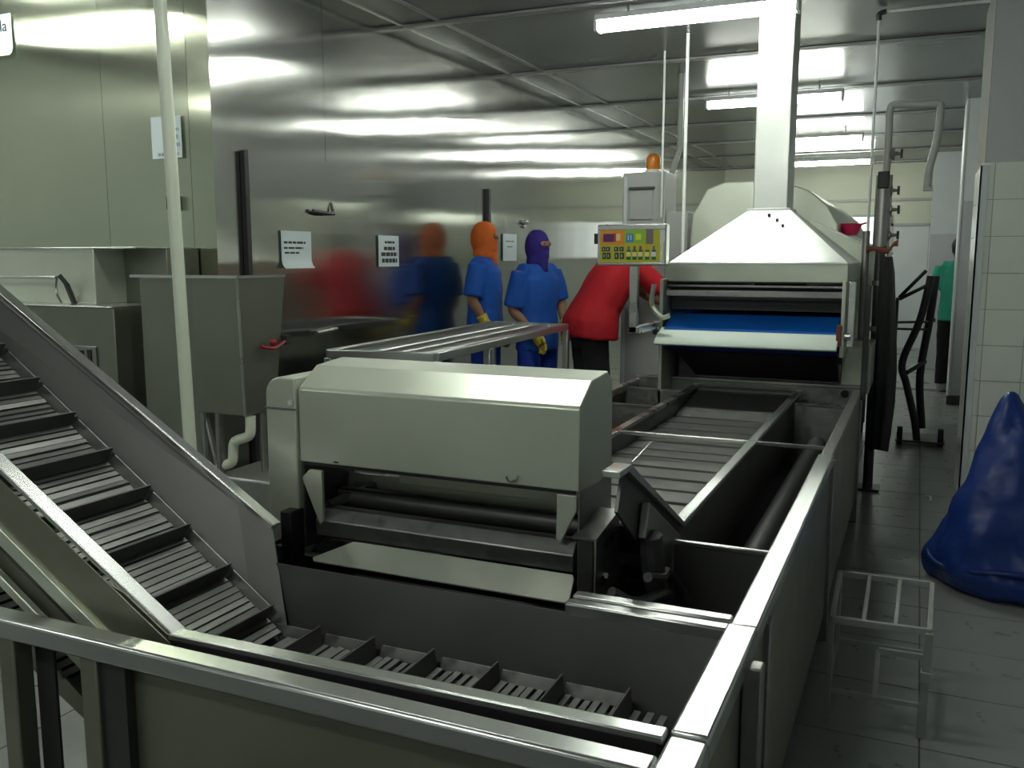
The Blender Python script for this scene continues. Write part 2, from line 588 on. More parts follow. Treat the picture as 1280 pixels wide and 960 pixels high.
bpy.data.objects.remove(tmp)
lm.name = 'lettering'
lm.materials.clear()
lm.materials.append(MATS['ink'])
lo = bpy.data.objects.new('lettering', lm)
C.objects.link(lo)
lo.parent = pp
lo.rotation_euler = (R(90), 0, 0)
lp = P(-8, 41, y=YF - .016)
lo.location = lp - wpos(pp)
# small grey socket on the steel face, half behind the pipe
a = P(216, 248, y=YF)
sk = thing('wall_socket', (a.x, YF - .02, a.z - .06), 'small grey socket box on the steel face beside the white pipe', 'socket')
part('box', MB().box(a.x, a.x + .055, YF - .045, YF - .006, a.z - .06, a.z + .01), 'paint_grey', sk, bevel=.004)
part('cover', MB().box(a.x + .005, a.x + .03, YF - .05, YF - .045, a.z - .055, a.z + .005), 'black', sk)


# ------------------------------------------------------------------ fluorescent lights
def light(x0, x1, y, label, z=2.82):
    t = thing('fluorescent_light', ((x0 + x1) / 2, y, z), label, 'ceiling light', 'fluorescent ceiling lights')
    part('diffuser', MB().prism([(x0 + .02, y + .045 * math.cos(q), z + .03 * math.sin(q)) for q in [2 * math.pi * i / 14 for i in range(14)]],
                                (x1 - x0 - .04, 0, 0)), 'tube_light', t)
    part('housing', MB().prism([(x0, y - .055, z + .032), (x0, y + .055, z + .032), (x0, y + .035, z + .07), (x0, y - .035, z + .07)], (x1 - x0, 0, 0)),
         'fixture_white', t, bevel=.004)
    for x in (x0, x1 - .02):
        part('end_cap', MB().box(x, x + .02, y - .05, y + .05, z - .03, z + .032), 'fixture_white', t, bevel=.004)
    for x in (x0 + .2, x1 - .2):
        part('hanger', MB().tube([(x, y, z + .07), (x, y, ZC - .001)], .008, 8), 'steel', t)
    return t


for y, l in ((5.40, 'long fluorescent ceiling light in front of the exhaust duct'), (8.5, 'fluorescent ceiling light second along the row past the duct'),
             (11.5, 'fluorescent ceiling light third along the row past the duct'), (14.3, 'fluorescent ceiling light by the cream far wall')):
    light(-1.86, -0.68, y, l)
light(-1.86, -0.68, 2.40, 'fluorescent ceiling light above the roller machine')
light(-1.86, -0.68, -0.60, 'fluorescent ceiling light between the rear wall and the front tank')
light(-5.2, -4.0, 2.75, 'fluorescent ceiling light over the steel counter')
light(-5.2, -4.0, -0.25, 'fluorescent ceiling light over the top end of the inclined conveyor')


# ------------------------------------------------------------------ front tank
def front_tank():
    t = thing('wash_tank', (-0.9, 1.5, 0), 'stainless steel front wash tank with a bright square rim', 'tank')
    part('front_panel', MB().box(-1.36, -.262, 1.222, 1.23, .10, .69), 'tank_panel', t, bevel=.003)
    part('front_rim', MB().box(-2.25, -.312, 1.18, 1.232, .676, .72), 'rim_steel', t, bevel=.007)
    # rounded front corner of the rim
    q = [(-.312, 1.18, .676)]
    for i in range(7):
        a = R(-90 + 15 * i)
        q.append((-.28 + .03 * math.cos(a), 1.21 + .03 * math.sin(a), .676))
    q += [(-.25, 1.292, .676), (-.312, 1.292, .676)]
    part('corner_rim', MB().prism(q, (0, 0, .046)), 'rim_steel', t, bevel=.006)
    part('side_rim', MB().box(-.312, -.25, 1.296, 1.752, .68, .727), 'rim_steel', t, bevel=.006)
    part('side_panel', MB().box(-.268, -.26, 1.225, 1.76, .10, .68), 'tank_panel', t, bevel=.003)
    part('back_rim', MB().box(-.66, -.31, 1.752, 1.786, .672, .712), 'rim_steel', t, bevel=.005)
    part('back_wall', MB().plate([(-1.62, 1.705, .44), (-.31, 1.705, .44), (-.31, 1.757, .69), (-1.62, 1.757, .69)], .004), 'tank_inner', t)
    part('end_wall', MB().plate([(-.40, 1.24, .44), (-.40, 1.76, .44), (-.312, 1.76, .69), (-.312, 1.24, .69)], -.004), 'worn_steel', t)  # lighter steel than the other inner walls; light on it put into colour
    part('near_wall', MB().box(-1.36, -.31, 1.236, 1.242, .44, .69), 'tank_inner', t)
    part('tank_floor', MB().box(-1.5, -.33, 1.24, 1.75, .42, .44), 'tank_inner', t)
    part('sloped_floor', MB().plate([(-1.45, 1.36, .36), (-1.45, 1.72, .36), (-2.2, 1.72, .78), (-2.2, 1.36, .78)], .006), 'tank_panel', t)
    part('sloped_side', MB().plate([(-1.36, 1.36, .25), (-1.36, 1.36, .69), (-2.2, 1.36, .95), (-2.2, 1.36, .72)], .006), 'tank_panel', t)
    for x0, x1 in ((-1.70, -1.615), (-1.465, -1.38), (-.36, -.285)):
        part('leg', MB().box(x0, x0 + .045, 1.19, 1.235, 0, .676), 'tank_panel', t, bevel=.004)
    for x0 in (-1.58, -.345):
        part('leg', MB().box(x0, x0 + .05, 1.66, 1.71, 0, .42), 'dark_steel', t, bevel=.004)
    part('leg_gusset', MB().box(-1.655, -1.60, 1.24, 1.246, .0, .676), 'dark_steel', t)
    part('leg_gusset', MB().box(-1.42, -1.355, 1.20, 1.222, .0, .676), 'dark_steel', t)
    part('side_leg', MB().box(-.258, -.222, 1.62, 1.66, 0, .70), 'worn_steel', t, bevel=.004)
    return t


front_tank()


# ------------------------------------------------------------------ inclined cleat conveyor
def conveyor1():
    t = thing('inclined_conveyor', (-1.3, 1.5, 0.44), 'inclined steel slat conveyor with tall cleats rising from the front tank', 'conveyor')
    th = math.atan(.682)
    B = Vector((-1.348, 0, .54))
    tx = Vector((-math.cos(th), 0, math.sin(th)))
    nx = Vector((math.sin(th), 0, math.cos(th)))
    Y0, Y1 = 1.325, 1.675
    pitch = .152
    slat = MB().box(-.0072, .0072, Y0 - 1.5, Y1 - 1.5, -.003, .003).mesh('slat', 'slat_steel')
    cleat = MB().prism([(-.003, Y0 - 1.5, 0), (.003, Y0 - 1.5, 0), (.002, Y0 - 1.5, .048), (-.002, Y0 - 1.5, .048)], (0, Y1 - Y0, 0)).mesh('cleat', 'cleat_dark')
    guard = MB().prism([(0, 0, 0), (pitch - .008, 0, 0), (pitch - .010, .010, .024), (.003, .010, .024)], (0, .004, 0)).mesh('side_guard', 'worn_steel')
    n = 8
    for k in range(-1, 10):
        s0 = .072 + pitch * k
        if k >= 0:
            inst('cleat', cleat, t, B + tx * s0 + Vector((0, 1.5, 0)), (0, th, 0))
        for i in range(n):
            s = s0 + pitch * (i + .5) / n
            if s < .012:
                continue
            inst('slat', slat, t, B + tx * s + nx * random.uniform(-.0035, .002) + Vector((0, 1.5, 0)), (0, th + R(random.uniform(-14, 10)), R(random.uniform(-.7, .7))))
        if k >= 0:
            inst('side_guard', guard, t, B + tx * (s0 + pitch - .004) + Vector((0, Y1 + .002, 0)), (0, th, 0))
    cx = [-1.243, -1.094, -.937, -.78, -.632, -.485]
    for k, x in enumerate(cx):
        inst('cleat', cleat, t, (x, 1.5, .54), (0, R(-3), 0))
        nxt = cx[k + 1] if k < 5 else x + .08
        for i in range(7 if k < 5 else 3):
            inst('slat', slat, t, (x + (nxt - x) * (i + .6) / (7 if k < 5 else 3), 1.5, .54 + random.uniform(-.003, .002)), (0, R(random.uniform(-12, 12)), R(random.uniform(-.5, .5))))
        inst('side_guard', guard, t, (x - pitch + .004, Y1 + .002, .54))
    for i in range(5):
        inst('slat', slat, t, (-1.335 + .018 * i, 1.5, .54), (0, R(8), 0))
    L = 1.55
    E_ = B + tx * L
    part('belt_light_block', MB().prism([(B.x, Y0, B.z - .03), (E_.x, Y0, E_.z - .03), (E_.x, Y0, E_.z - .022), (B.x, Y0, B.z - .022)], (0, Y1 - Y0 + .01, 0))
         .box(B.x, -.42, Y0, Y1 + .01, B.z - .03, B.z - .022), 'black', t)  # black sheet added under the slats to stop light leaking through
    # far side sheet and its bright rail
    ra, rb = Vector((-1.464, 1.785, .77)), Vector((-2.80, 1.785, 1.578))
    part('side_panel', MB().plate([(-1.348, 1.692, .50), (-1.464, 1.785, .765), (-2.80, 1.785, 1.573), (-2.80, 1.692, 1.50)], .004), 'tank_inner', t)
    part('side_rail', MB().bar(ra + Vector((0, .012, 0)), rb + Vector((0, .012, 0)), .034, .016), 'rim_steel', t, bevel=.003)
    # near side: rail, sheet, lower flange
    na, nb = Vector((-1.31, 1.29, .706)), Vector((-2.75, 1.29, 1.605))
    part('side_rail', MB().bar(na + Vector((0, .008, 0)), nb + Vector((0, .008, 0)), .036, .012), 'rim_steel', t, bevel=.002)
    part('side_rail', MB().bar((-1.318, 1.293, .706), (-.318, 1.293, .716), .034, .014), 'rim_steel', t, bevel=.003)
    part('side_panel', MB().plate([(-1.31, 1.276, .695), (-2.75, 1.276, 1.59), (-2.75, 1.276, 1.46), (-1.31, 1.276, .55)], .003), 'tank_panel', t)
    part('near_lip', MB().box(-1.318, -.33, 1.277, 1.281, .60, .712), 'black', t)
    part('lower_flange', MB().bar(na + Vector((-.03, -.012, -.125)), nb + Vector((0, -.012, -.125)), .03, .034), 'matt_steel', t, bevel=.003)
    part('lower_flange', MB().bar(na + Vector((-.03, -.002, -.165)), nb + Vector((0, -.002, -.165)), .02, .02), 'dark_steel', t, bevel=.003)
    part('return_guide', MB().bar(na + Vector((-.10, -.02, -.185)), nb + Vector((-.05, -.02, -.20)), .016, .022), 'matt_steel', t, bevel=.003)
    for k in range(26):
        p = B + tx * (.25 + .024 * k) - nx * .15
        inst('return_slat', slat, t, p + Vector((0, 1.46, .0)), (0, th + .2, 0))
    part('return_bed', MB().prism([(B.x, 1.30, B.z - .20), (E_.x, 1.30, E_.z - .20), (E_.x, 1.30, E_.z - .19), (B.x, 1.30, B.z - .19)], (0, .34, 0)), 'black', t)
    part('support_leg', MB().box(-2.62, -2.57, 1.62, 1.67, 0, 1.2), 'dark_steel', t, bevel=.004)
    part('support_leg', MB().box(-2.62, -2.57, 1.33, 1.38, 0, 1.2), 'dark_steel', t, bevel=.004)
    return t


c1 = conveyor1()


# ------------------------------------------------------------------ roller transfer machine
def roller_machine():
    t = thing('roller_machine', (-1.1, 2.05, 0.44), 'box-shaped steel roller machine with a matt cover standing over the tank', 'machine')
    X0, X1 = -1.50, -.70
    prof = [(1.95, .905), (1.95, 1.10), (1.957, 1.108), (2.035, 1.158), (2.155, 1.168), (2.195, 1.14), (2.20, .885)]
    part('cover', MB().prism([(X0, y, z) for y, z in prof], (X1 - X0, 0, 0)), 'matt_steel', t, bevel=.003, smooth=14)
    part('cover_lip', MB().box(X0 + .01, X1 - .01, 1.952, 1.958, .897, .906), 'black', t)
    # rounded chain guard at the far end
    pts = [(-1.60, 1.94, .64), (-1.502, 1.94, .64), (-1.502, 1.94, 1.132)]
    for i in range(8):
        a = R(90 + 90 * i / 7)
        pts.append((-1.552 + .048 * math.cos(a), 1.94, 1.084 + .048 * math.sin(a)))
    part('chain_guard', MB().prism(pts, (0, .25, 0)), 'matt_steel', t, bevel=.004)
    part('guard_band', MB().box(-1.602, -1.50, 1.936, 1.94, 1.045, 1.05), 'worn_steel', t)
    part('bolt', MB().lathe((-1.515, 1.936, 1.066), [(.007, -.006), (.007, .006)], 10), 'white_rod', t)
    # lower frame under the cover
    part('side_plate', MB().box(-.705, -.70, 1.955, 2.2, .66, .90), 'worn_steel', t, bevel=.002)
    part('side_plate', MB().box(-1.50, -1.495, 1.96, 2.2, .66, .90), 'dark_steel', t, bevel=.002)
    part('back_panel', MB().box(-1.30, -.71, 2.13, 2.14, 0.82, .895), 'matt_steel', t, bevel=.003)
    part('back_panel', MB().box(-1.49, -.71, 2.16, 2.17, .74, .83), 'matt_steel', t, bevel=.003)
    part('hanger_bracket', MB().prism([(-1.47, 1.948, .885), (-1.43, 1.948, .885), (-1.43, 1.948, .745), (-1.44, 1.948, .735), (-1.495, 1.948, .86)], (0, .012, 0)), 'matt_steel', t, bevel=.002)
    part('hanger_bracket', MB().prism([(-.755, 1.948, .895), (-.705, 1.948, .895), (-.705, 1.948, .86), (-.745, 1.948, .775), (-.757, 1.948, .785)], (0, .012, 0)), 'matt_steel', t, bevel=.002)
    part('cross_tie', MB().bar((-1.46, 2.02, .77), (-1.40, 2.16, .80), .02, .02), 'worn_steel', t)
    part('roller', MB().tube([(-1.47, 2.02, .725), (-.715, 2.02, .725)], .045, 20), 'worn_steel', t)
    part('roller', MB().tube([(-1.47, 2.10, .775), (-.715, 2.10, .775)], .030, 20), 'dark_steel', t)
    part('roller_guard', MB().prism([(-1.46, 1.955, .745), (-1.46, 1.985, .775), (-1.46, 1.99, .772), (-1.46, 1.96, .70)], (.745, 0, 0)), 'worn_steel', t, bevel=.003)
    part('sump', MB().box(-1.48, -.72, 1.98, 2.19, .60, .66), 'black', t)
    # pale scraper tray with rounded corners
    a, b = P(430, 688, y=1.90), P(716, 722, y=1.90)
    part('scraper_tray', MB().plate([(a.x, 1.945, .704), (-.712, 1.945, .704), (-.705, 1.937, .697), (-.705, 1.905, .657), (-.715, 1.90, .648), (-1.43, 1.90, .650), (-1.44, 1.91, .656)], .006), 'matt_steel', t, bevel=.002)
    part('scraper_lip', MB().box(-1.47, -1.36, 1.915, 1.93, .655, .663), 'rim_steel', t)
    # bearing blocks
    part('bearing_block', MB().box(-1.535, -1.50, 1.90, 1.96, .62, .775), 'black', t, bevel=.004)
    part('bearing_block', MB().box(-.695, -.655, 1.925, 2.07, .64, .80), 'dark_steel', t, bevel=.003)
    pl = part('bearing_plate', MB().prism([(-.652, 1.92, .60), (-.652, 2.10, .66), (-.652, 2.10, .825), (-.652, 1.92, .80)], (.006, 0, 0)), 'worn_steel', t, bevel=.002)
    part('top_flange', MB().prism([(-.705, 1.92, .80), (-.646, 1.92, .80), (-.646, 2.10, .826), (-.705, 2.10, .826)], (0, 0, .005)), 'worn_steel', t)
    for y, z, r in ((1.99, .775, .012), (2.03, .78, .014), (2.07, .785, .010), (1.97, .69, .012)):
        part('slot', MB().tube([(-.647, y, z), (-.643, y, z)], r, 12), 'black', pl)
    part('bolt', MB().tube([(-.648, 1.98, .70), (-.636, 1.98, .70)], .007, 8), 'white_rod', pl)
    for x in (-1.53, -.69):
        part('support_foot', MB().box(x, x + .04, 2.02, 2.18, .44, .66), 'dark_steel', t)
    part('drip_clip', MB().tube(bez([(-.885, 1.944, .925), (-.875, 1.94, .915), (-.862, 1.942, .92), (-.855, 1.946, .93)]), .003, 6), 'rim_steel', t)
    part('scuff', MB().box(-1.39, -1.375, 1.9485, 1.9492, .911, .915), 'black', t)
    return t


roller_machine()


# ------------------------------------------------------------------ long tank with its flat conveyor
def long_tank():
    t = thing('flume_tank', (-0.9, 3.5, 0), 'long steel flume tank running from the roller machine to the dryer', 'tank')
    R0, R1 = 1.80, 5.30
    part('side_panel', MB().box(-.268, -.26, R0, R1, .10, .69), 'tank_panel', t, bevel=.003)
    part('side_panel', MB().box(-1.56, -1.552, R0, R1, .10, .69), 'tank_panel', t, bevel=.003)
    part('side_rim', MB().box(-.308, -.252, 1.762, 3.50, .682, .722), 'rim_steel', t, bevel=.005)
    part('side_rim', MB().box(-.300, -.256, 3.51, R1, .680, .720), 'worn_steel', t, bevel=.005)
    part('side_rim', MB().box(-1.56, -1.52, R0 + .45, R1, .680, .720), 'steel', t, bevel=.005)
    part('end_panel', MB().box(-1.55, -.26, R1 - .01, R1, .10, .74), 'worn_steel', t)
    part('end_rim', MB().box(-1.555, -.26, R1 - .02, R1 + .02, .73, .75), 'worn_steel', t, bevel=.004)
    part('front_rim', MB().box(-.66, -.312, 1.80, 1.835, .676, .712), 'rim_steel', t, bevel=.005)
    part('front_panel', MB().box(-1.55, -.27, 1.81, 1.818, .30, .60), 'tank_inner', t)
    part('tank_floor', MB().box(-1.55, -.27, R0 + .02, R1 - .02, .28, .30), 'black', t)
    # partitions in the side channels
    part('partition', MB().box(-.545, -.30, 2.255, 2.262, .40, .712), 'tank_inner', t)
    part('partition_lip', MB().box(-.545, -.30, 2.248, 2.262, .708, .722), 'rim_steel', t, bevel=.003)
    part('cross_bar', MB().box(-1.55, -.30, 3.64, 3.655, .706, .722), 'rim_steel', t, bevel=.003)
    part('partition', MB().box(-.545, -.30, 4.78, 4.79, .35, .70), 'worn_steel', t)
    part('partition_lip', MB().box(-.545, -.30, 4.772, 4.79, .70, .712), 'steel', t)
    hp = part('overflow_hole', MB().tube([(-.34, R1 - .018, .70), (-.34, R1 - .012, .70)], .022, 14), 'black', t)
    for y in (4.45, 5.05):
        part('partition', MB().box(-1.53, -1.15, y, y + .008, .35, .69), 'worn_steel', t)
        part('partition_lip', MB().box(-1.53, -1.15, y - .006, y + .010, .69, .702), 'steel', t)
    part('channel_pipe', MB().tube([(-.43, 2.3, .50), (-.43, 4.78, .50)], .045, 16), 'dark_steel', t)
    part('channel_pipe', MB().tube([(-.37, 2.3, .44), (-.37, 4.78, .44)], .03, 16), 'black_rubber', t)
    for y in (1.9, 3.48, 5.2):
        for x in (-.29, -1.56):
            part('leg', MB().box(x, x + .045, y, y + .045, 0, .68), 'worn_steel', t, bevel=.004)
    part('side_post', MB().box(-.258, -.246, 3.50, 3.52, .05, .70), 'steel', t)
    return t


long_tank()


def conveyor2():
    t = thing('flume_conveyor', (-.86, 3.6, .35), 'flat steel plate conveyor lying in the long flume tank', 'conveyor')
    xl, xr = -1.145, -.575
    for x in (xl, xr):
        lab = None
        part('side_rail', MB().box(x - .018, x + .018, 2.42, 5.20, .705, .722), 'rim_steel' if x == xr else 'steel', t, bevel=.003)
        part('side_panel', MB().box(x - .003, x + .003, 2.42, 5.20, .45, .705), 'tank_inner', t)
        if x == xl:
            continue
        part('end_arm', MB().prism([(x - .02, 2.42, .705), (x - .02, 2.42, .722), (x - .02, 1.885, 1.0), (x - .02, 1.80, 1.0), (x - .02, 1.80, .985), (x - .02, 1.87, .985)], (.04, 0, 0)), 'rim_steel', t, bevel=.002)
        part('end_panel', MB().prism([(x - .004, 2.42, .705), (x - .004, 1.88, .983), (x - .004, 1.84, .90), (x - .004, 2.26, .60), (x - .004, 2.42, .50)], (.008, 0, 0)), 'dark_steel', t)
    part('drive_cover', MB().prism([(xr + .006, 2.36, .70), (xr + .006, 2.02, .88), (xr + .006, 1.99, .80), (xr + .006, 2.26, .56), (xr + .006, 2.36, .54)], (.02, 0, 0)), 'worn_steel', t, bevel=.004)
    part('chain_loop', MB().tube(bez([(xr + .03, 2.02, .80), (xr + .035, 2.05, .68), (xr + .03, 2.16, .60), (xr + .03, 2.27, .56)]), .028, 10), 'black_rubber', t)
    part('bundle', MB().tube(bez([(xr + .05, 1.93, .73), (xr + .06, 2.02, .70), (xr + .05, 2.12, .68), (xr + .07, 2.2, .60)]), .012, 8), 'dark_steel', t)
    part('bundle', MB().tube(bez([(xr - .02, 1.88, .70), (xr + .02, 1.94, .66), (xr + .06, 2.05, .65), (xr + .05, 2.16, .58)]), .014, 8), 'dark_steel', t)
    n = 13
    y0, y1 = 2.44, 4.62
    w_ = (y1 - y0) / n
    pm = MB().prism([(xl + .006, -w_ / 2 + .003, -.006), (xl + .006, w_ / 2 - .003, -.012), (xl + .006, w_ / 2 - .003, -.004), (xl + .006, -w_ / 2 + .003, .002)], (xr - xl - .012, 0, 0)).mesh('belt_plate', 'plate_steel')
    for k in range(n):
        inst('belt_plate', pm, t, (0, y0 + w_ * (k + .5), .625 + random.uniform(-.002, .002)), (R(random.uniform(-1.5, 1.5)), 0, 0))
    for k in range(2):
        inst('belt_plate', pm, t, (0, 2.38 - w_ * .85 * k, .655 + .075 * k), (R(-32), 0, 0))
    part('end_gap', MB().box(xl + .05, xr - .06, 4.62, 4.66, .60, .612), 'black', t)
    part('outfeed_plate', MB().plate([(xl + .006, 4.66, .615), (xr - .006, 4.66, .615), (xr - .006, 5.16, .70), (xl + .006, 5.16, .70)], .006), 'worn_steel', t)
    part('outfeed_lip', MB().box(xl + .006, xr - .006, 5.14, 5.20, .70, .712), 'dark_steel', t)
    return t


conveyor2()
b0 = solo('bent_rod', MB().tube([P(790, 578, z=.74), P(815, 552, z=.74)], .004, 6), 'rim_steel', 'thin bright rod lying on the flume conveyor plates by the machine', 'rod')


# ------------------------------------------------------------------ dryer with hood and duct
def dryer():
    t = thing('belt_dryer', (-.83, 6.3, 0), 'belt dryer with blue belt and pale nose bar behind the flume tank', 'dryer')
    x0, x1 = -1.31, -.36
    yb = 4.95
    bl, br = P(820, 412, y=yb), P(1047, 428, y=yb)
    # nose bar over which the blue belt turns
    part('nose_bar', MB().prism([(bl.x, yb - .045, .992), (bl.x, yb - .055, .975), (bl.x, yb - .03, .966), (bl.x, yb + .09, 1.045), (bl.x, yb + .085, 1.062)], (br.x - bl.x, 0, 0)), 'bar_white', t, bevel=.004)
    part('belt', MB().prism([(bl.x + .03, yb + .06, 1.055), (bl.x + .03, yb + .24, 1.125), (bl.x + .03, 7.4, 1.125), (bl.x + .03, 7.4, 1.11), (bl.x + .03, yb + .25, 1.11), (bl.x + .03, yb + .06, 1.03)], (br.x - bl.x - .04, 0, 0)), 'belt_blue', t)
    part('belt_return', MB().prism([(bl.x + .03, yb + .03, .985), (bl.x + .03, yb + .12, .93), (bl.x + .03, yb + .45, .92), (bl.x + .03, yb + .45, .95), (bl.x + .03, yb + .12, .96)], (br.x - bl.x - .04, 0, 0)), 'belt_navy', t)
    part('chute', MB().plate([(bl.x + .08, yb + .13, .925), (br.x - .01, yb + .13, .92), (br.x - .01, 5.32, .76), (bl.x + .15, 5.32, .76)], .01), 'black', t)
    part('base_body', MB().box(x0 + .02, x1, 5.33, 8.2, .12, .93), 'dark_steel', t, bevel=.005)
    part('base_plate', MB().box(-.78, x1 - .01, 5.312, 5.33, .77, .86), 'worn_steel', t, bevel=.004)
    part('base_bracket', MB().box(x1 - .01, x1 + .14, 5.33, 5.9, .70, .96), 'matt_steel', t, bevel=.004)
    part('side_frame', MB().box(x1, x1 + .02, 5.0, 8.2, .93, 1.33), 'matt_steel', t, bevel=.003)
    part('side_frame', MB().box(x0 - .03, x0 - .01, 5.05, 8.2, .60, 1.33), 'matt_steel', t, bevel=.003)
    part('entry_frame', MB().box(x0, x1, 5.08, 5.11, 1.235, 1.27).box(x0, x1, 5.12, 5.14, 1.285, 1.30), 'worn_steel', t, bevel=.003)
    part('curtain', MB().box(x0, x1, 5.20, 5.205, 1.155, 1.29), 'black_rubber', t)
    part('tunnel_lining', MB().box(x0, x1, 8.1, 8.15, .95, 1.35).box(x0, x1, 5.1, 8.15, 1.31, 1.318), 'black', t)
    part('belt_end_cap', MB().box(br.x - .01, br.x + .012, 4.96, 5.06, .99, 1.10), 'rust_cloth', t)
    part('post', MB().box(x1 + .03, x1 + .065, 5.02, 5.06, .985, 1.325), 'rim_steel', t, bevel=.004)
    part('post_foot', MB().tube([(x1 + .0, 5.03, 1.04), (x1 + .05, 5.03, 1.04)], .022, 12), 'rim_steel', t)
    part('outer_post', MB().box(x1 + .10, x1 + .13, 5.25, 5.29, .55, 1.30), 'dark_steel', t, bevel=.004)
    part('bearing', MB().tube([(bl.x - .03, yb + .06, 1.04), (bl.x + .01, yb + .06, 1.04)], .024, 12), 'dark_steel', t)
    for x in (x0 + .03, x1 - .05):
        for y in (5.5, 8.0):
            part('leg', MB().box(x, x + .05, y, y + .05, 0, .13), 'dark_steel', t)
    part('cable_loop', MB().tube(bez([(x0 - .05, 5.0, 1.30), (x0 - .06, 5.0, 1.19), (x0 - .0, 4.98, 1.12), (x0 + .05, 4.98, 1.13)]), .014, 8), 'matt_steel', t)
    # rounded tunnel cover behind the hood
    yc = 6.55
    prof = []
    for u, v in ((862, 300), (866, 268), (884, 236), (905, 228), (940, 226), (985, 229), (1012, 238), (1034, 256), (1048, 280)):
        p = P(u, v, y=yc)
        prof.append((p.x, yc, p.z))
    prof = [(prof[0][0], yc, 1.33)] + prof + [(prof[-1][0], yc, 1.33)]
    part('tunnel_cover', MB().prism(prof, (0, 3.4, 0)), 'matt_steel', t, bevel=.01, smooth=50)
    e = P(1048, 282, y=yc)
    part('side_shelf', MB().plate([(e.x - .15, 6.2, 1.68), (-.22, 6.2, 1.475), (-.22, 8.6, 1.475), (e.x - .15, 8.6, 1.68)], .012), 'hood_steel', t, bevel=.003)
    part('shelf_skirt', MB().plate([(-.225, 6.2, 1.47), (-.225, 8.6, 1.47), (-.30, 8.6, 1.1), (-.30, 6.2, 1.1)], .01), 'matt_steel', t)
    part('end_sheet', MB().prism([(e.x - .15, 6.19, 1.68), (-.22, 6.19, 1.475), (-.30, 6.19, 1.1), (e.x - .15, 6.19, 1.1)], (0, .01, 0)), 'matt_steel', t)
    return t


dryer()


def hood():
    t = thing('exhaust_hood', (-.83, 5.6, 1.33), 'bright steel exhaust hood with a square duct up to the ceiling', 'extractor hood')
    y0, y1 = 5.10, 6.15
    a, b = P(835, 328, y=y0), P(1061, 332, y=y0)
    x0, x1, zt, zb = a.x, b.x, 1.418, 1.318
    part('skirt', MB().box(x0, x1, y0, y0 + .006, zb, zt).box(x0, x0 + .006, y0, y1, zb, zt).box(x1 - .006, x1, y0, y1, zb, zt).box(x0, x1, y1 - .006, y1, zb, zt), 'matt_steel', t, bevel=.002)
    d0, d1 = 5.50, 5.76
    dl, dr = P(941, 262, y=d0), P(984, 264, y=d0)
    xa, xb, za = dl.x, dr.x, dl.z
    B4 = [Vector((x0, y0, zt)), Vector((x1, y0, zt)), Vector((x1, y1, zt)), Vector((x0, y1, zt))]
    T4 = [Vector((xa - .02, d0, za)), Vector((xb + .01, d0, za)), Vector((xb + .01, d1, za)), Vector((xa - .02, d1, za))]
    for i in range(4):
        j = (i + 1) % 4
        part('slope_sheet', MB().plate([B4[i], B4[j], T4[j], T4[i]], -.006), 'hood_steel', t)
    part('edge_bead', MB().bar(B4[0], B4[1], .012, .012), 'hood_steel', t, bevel=.003)
    part('duct', MB().box(xa, xb, d0, d1, za - .02, ZC - .002), 'hood_steel', t, bevel=.006)
    part('duct_collar', MB().box(xa - .03, xb + .02, d0 - .01, d1 + .01, za - .012, za + .006), 'hood_steel', t, bevel=.003)
    for u, v in ((962, 270), (972, 276), (979, 283)):
        # little scraps stuck to the sloping front
        f = (v - 262) / (328 - 262)
        y = d0 + (y0 - d0) * f
        p = P(u, v, y=y)
        part('speck', MB().box(p.x - .008, p.x + .006, p.y - .016, p.y - .004, p.z - .004, p.z + .012), 'ink', t)
    return t


hood()


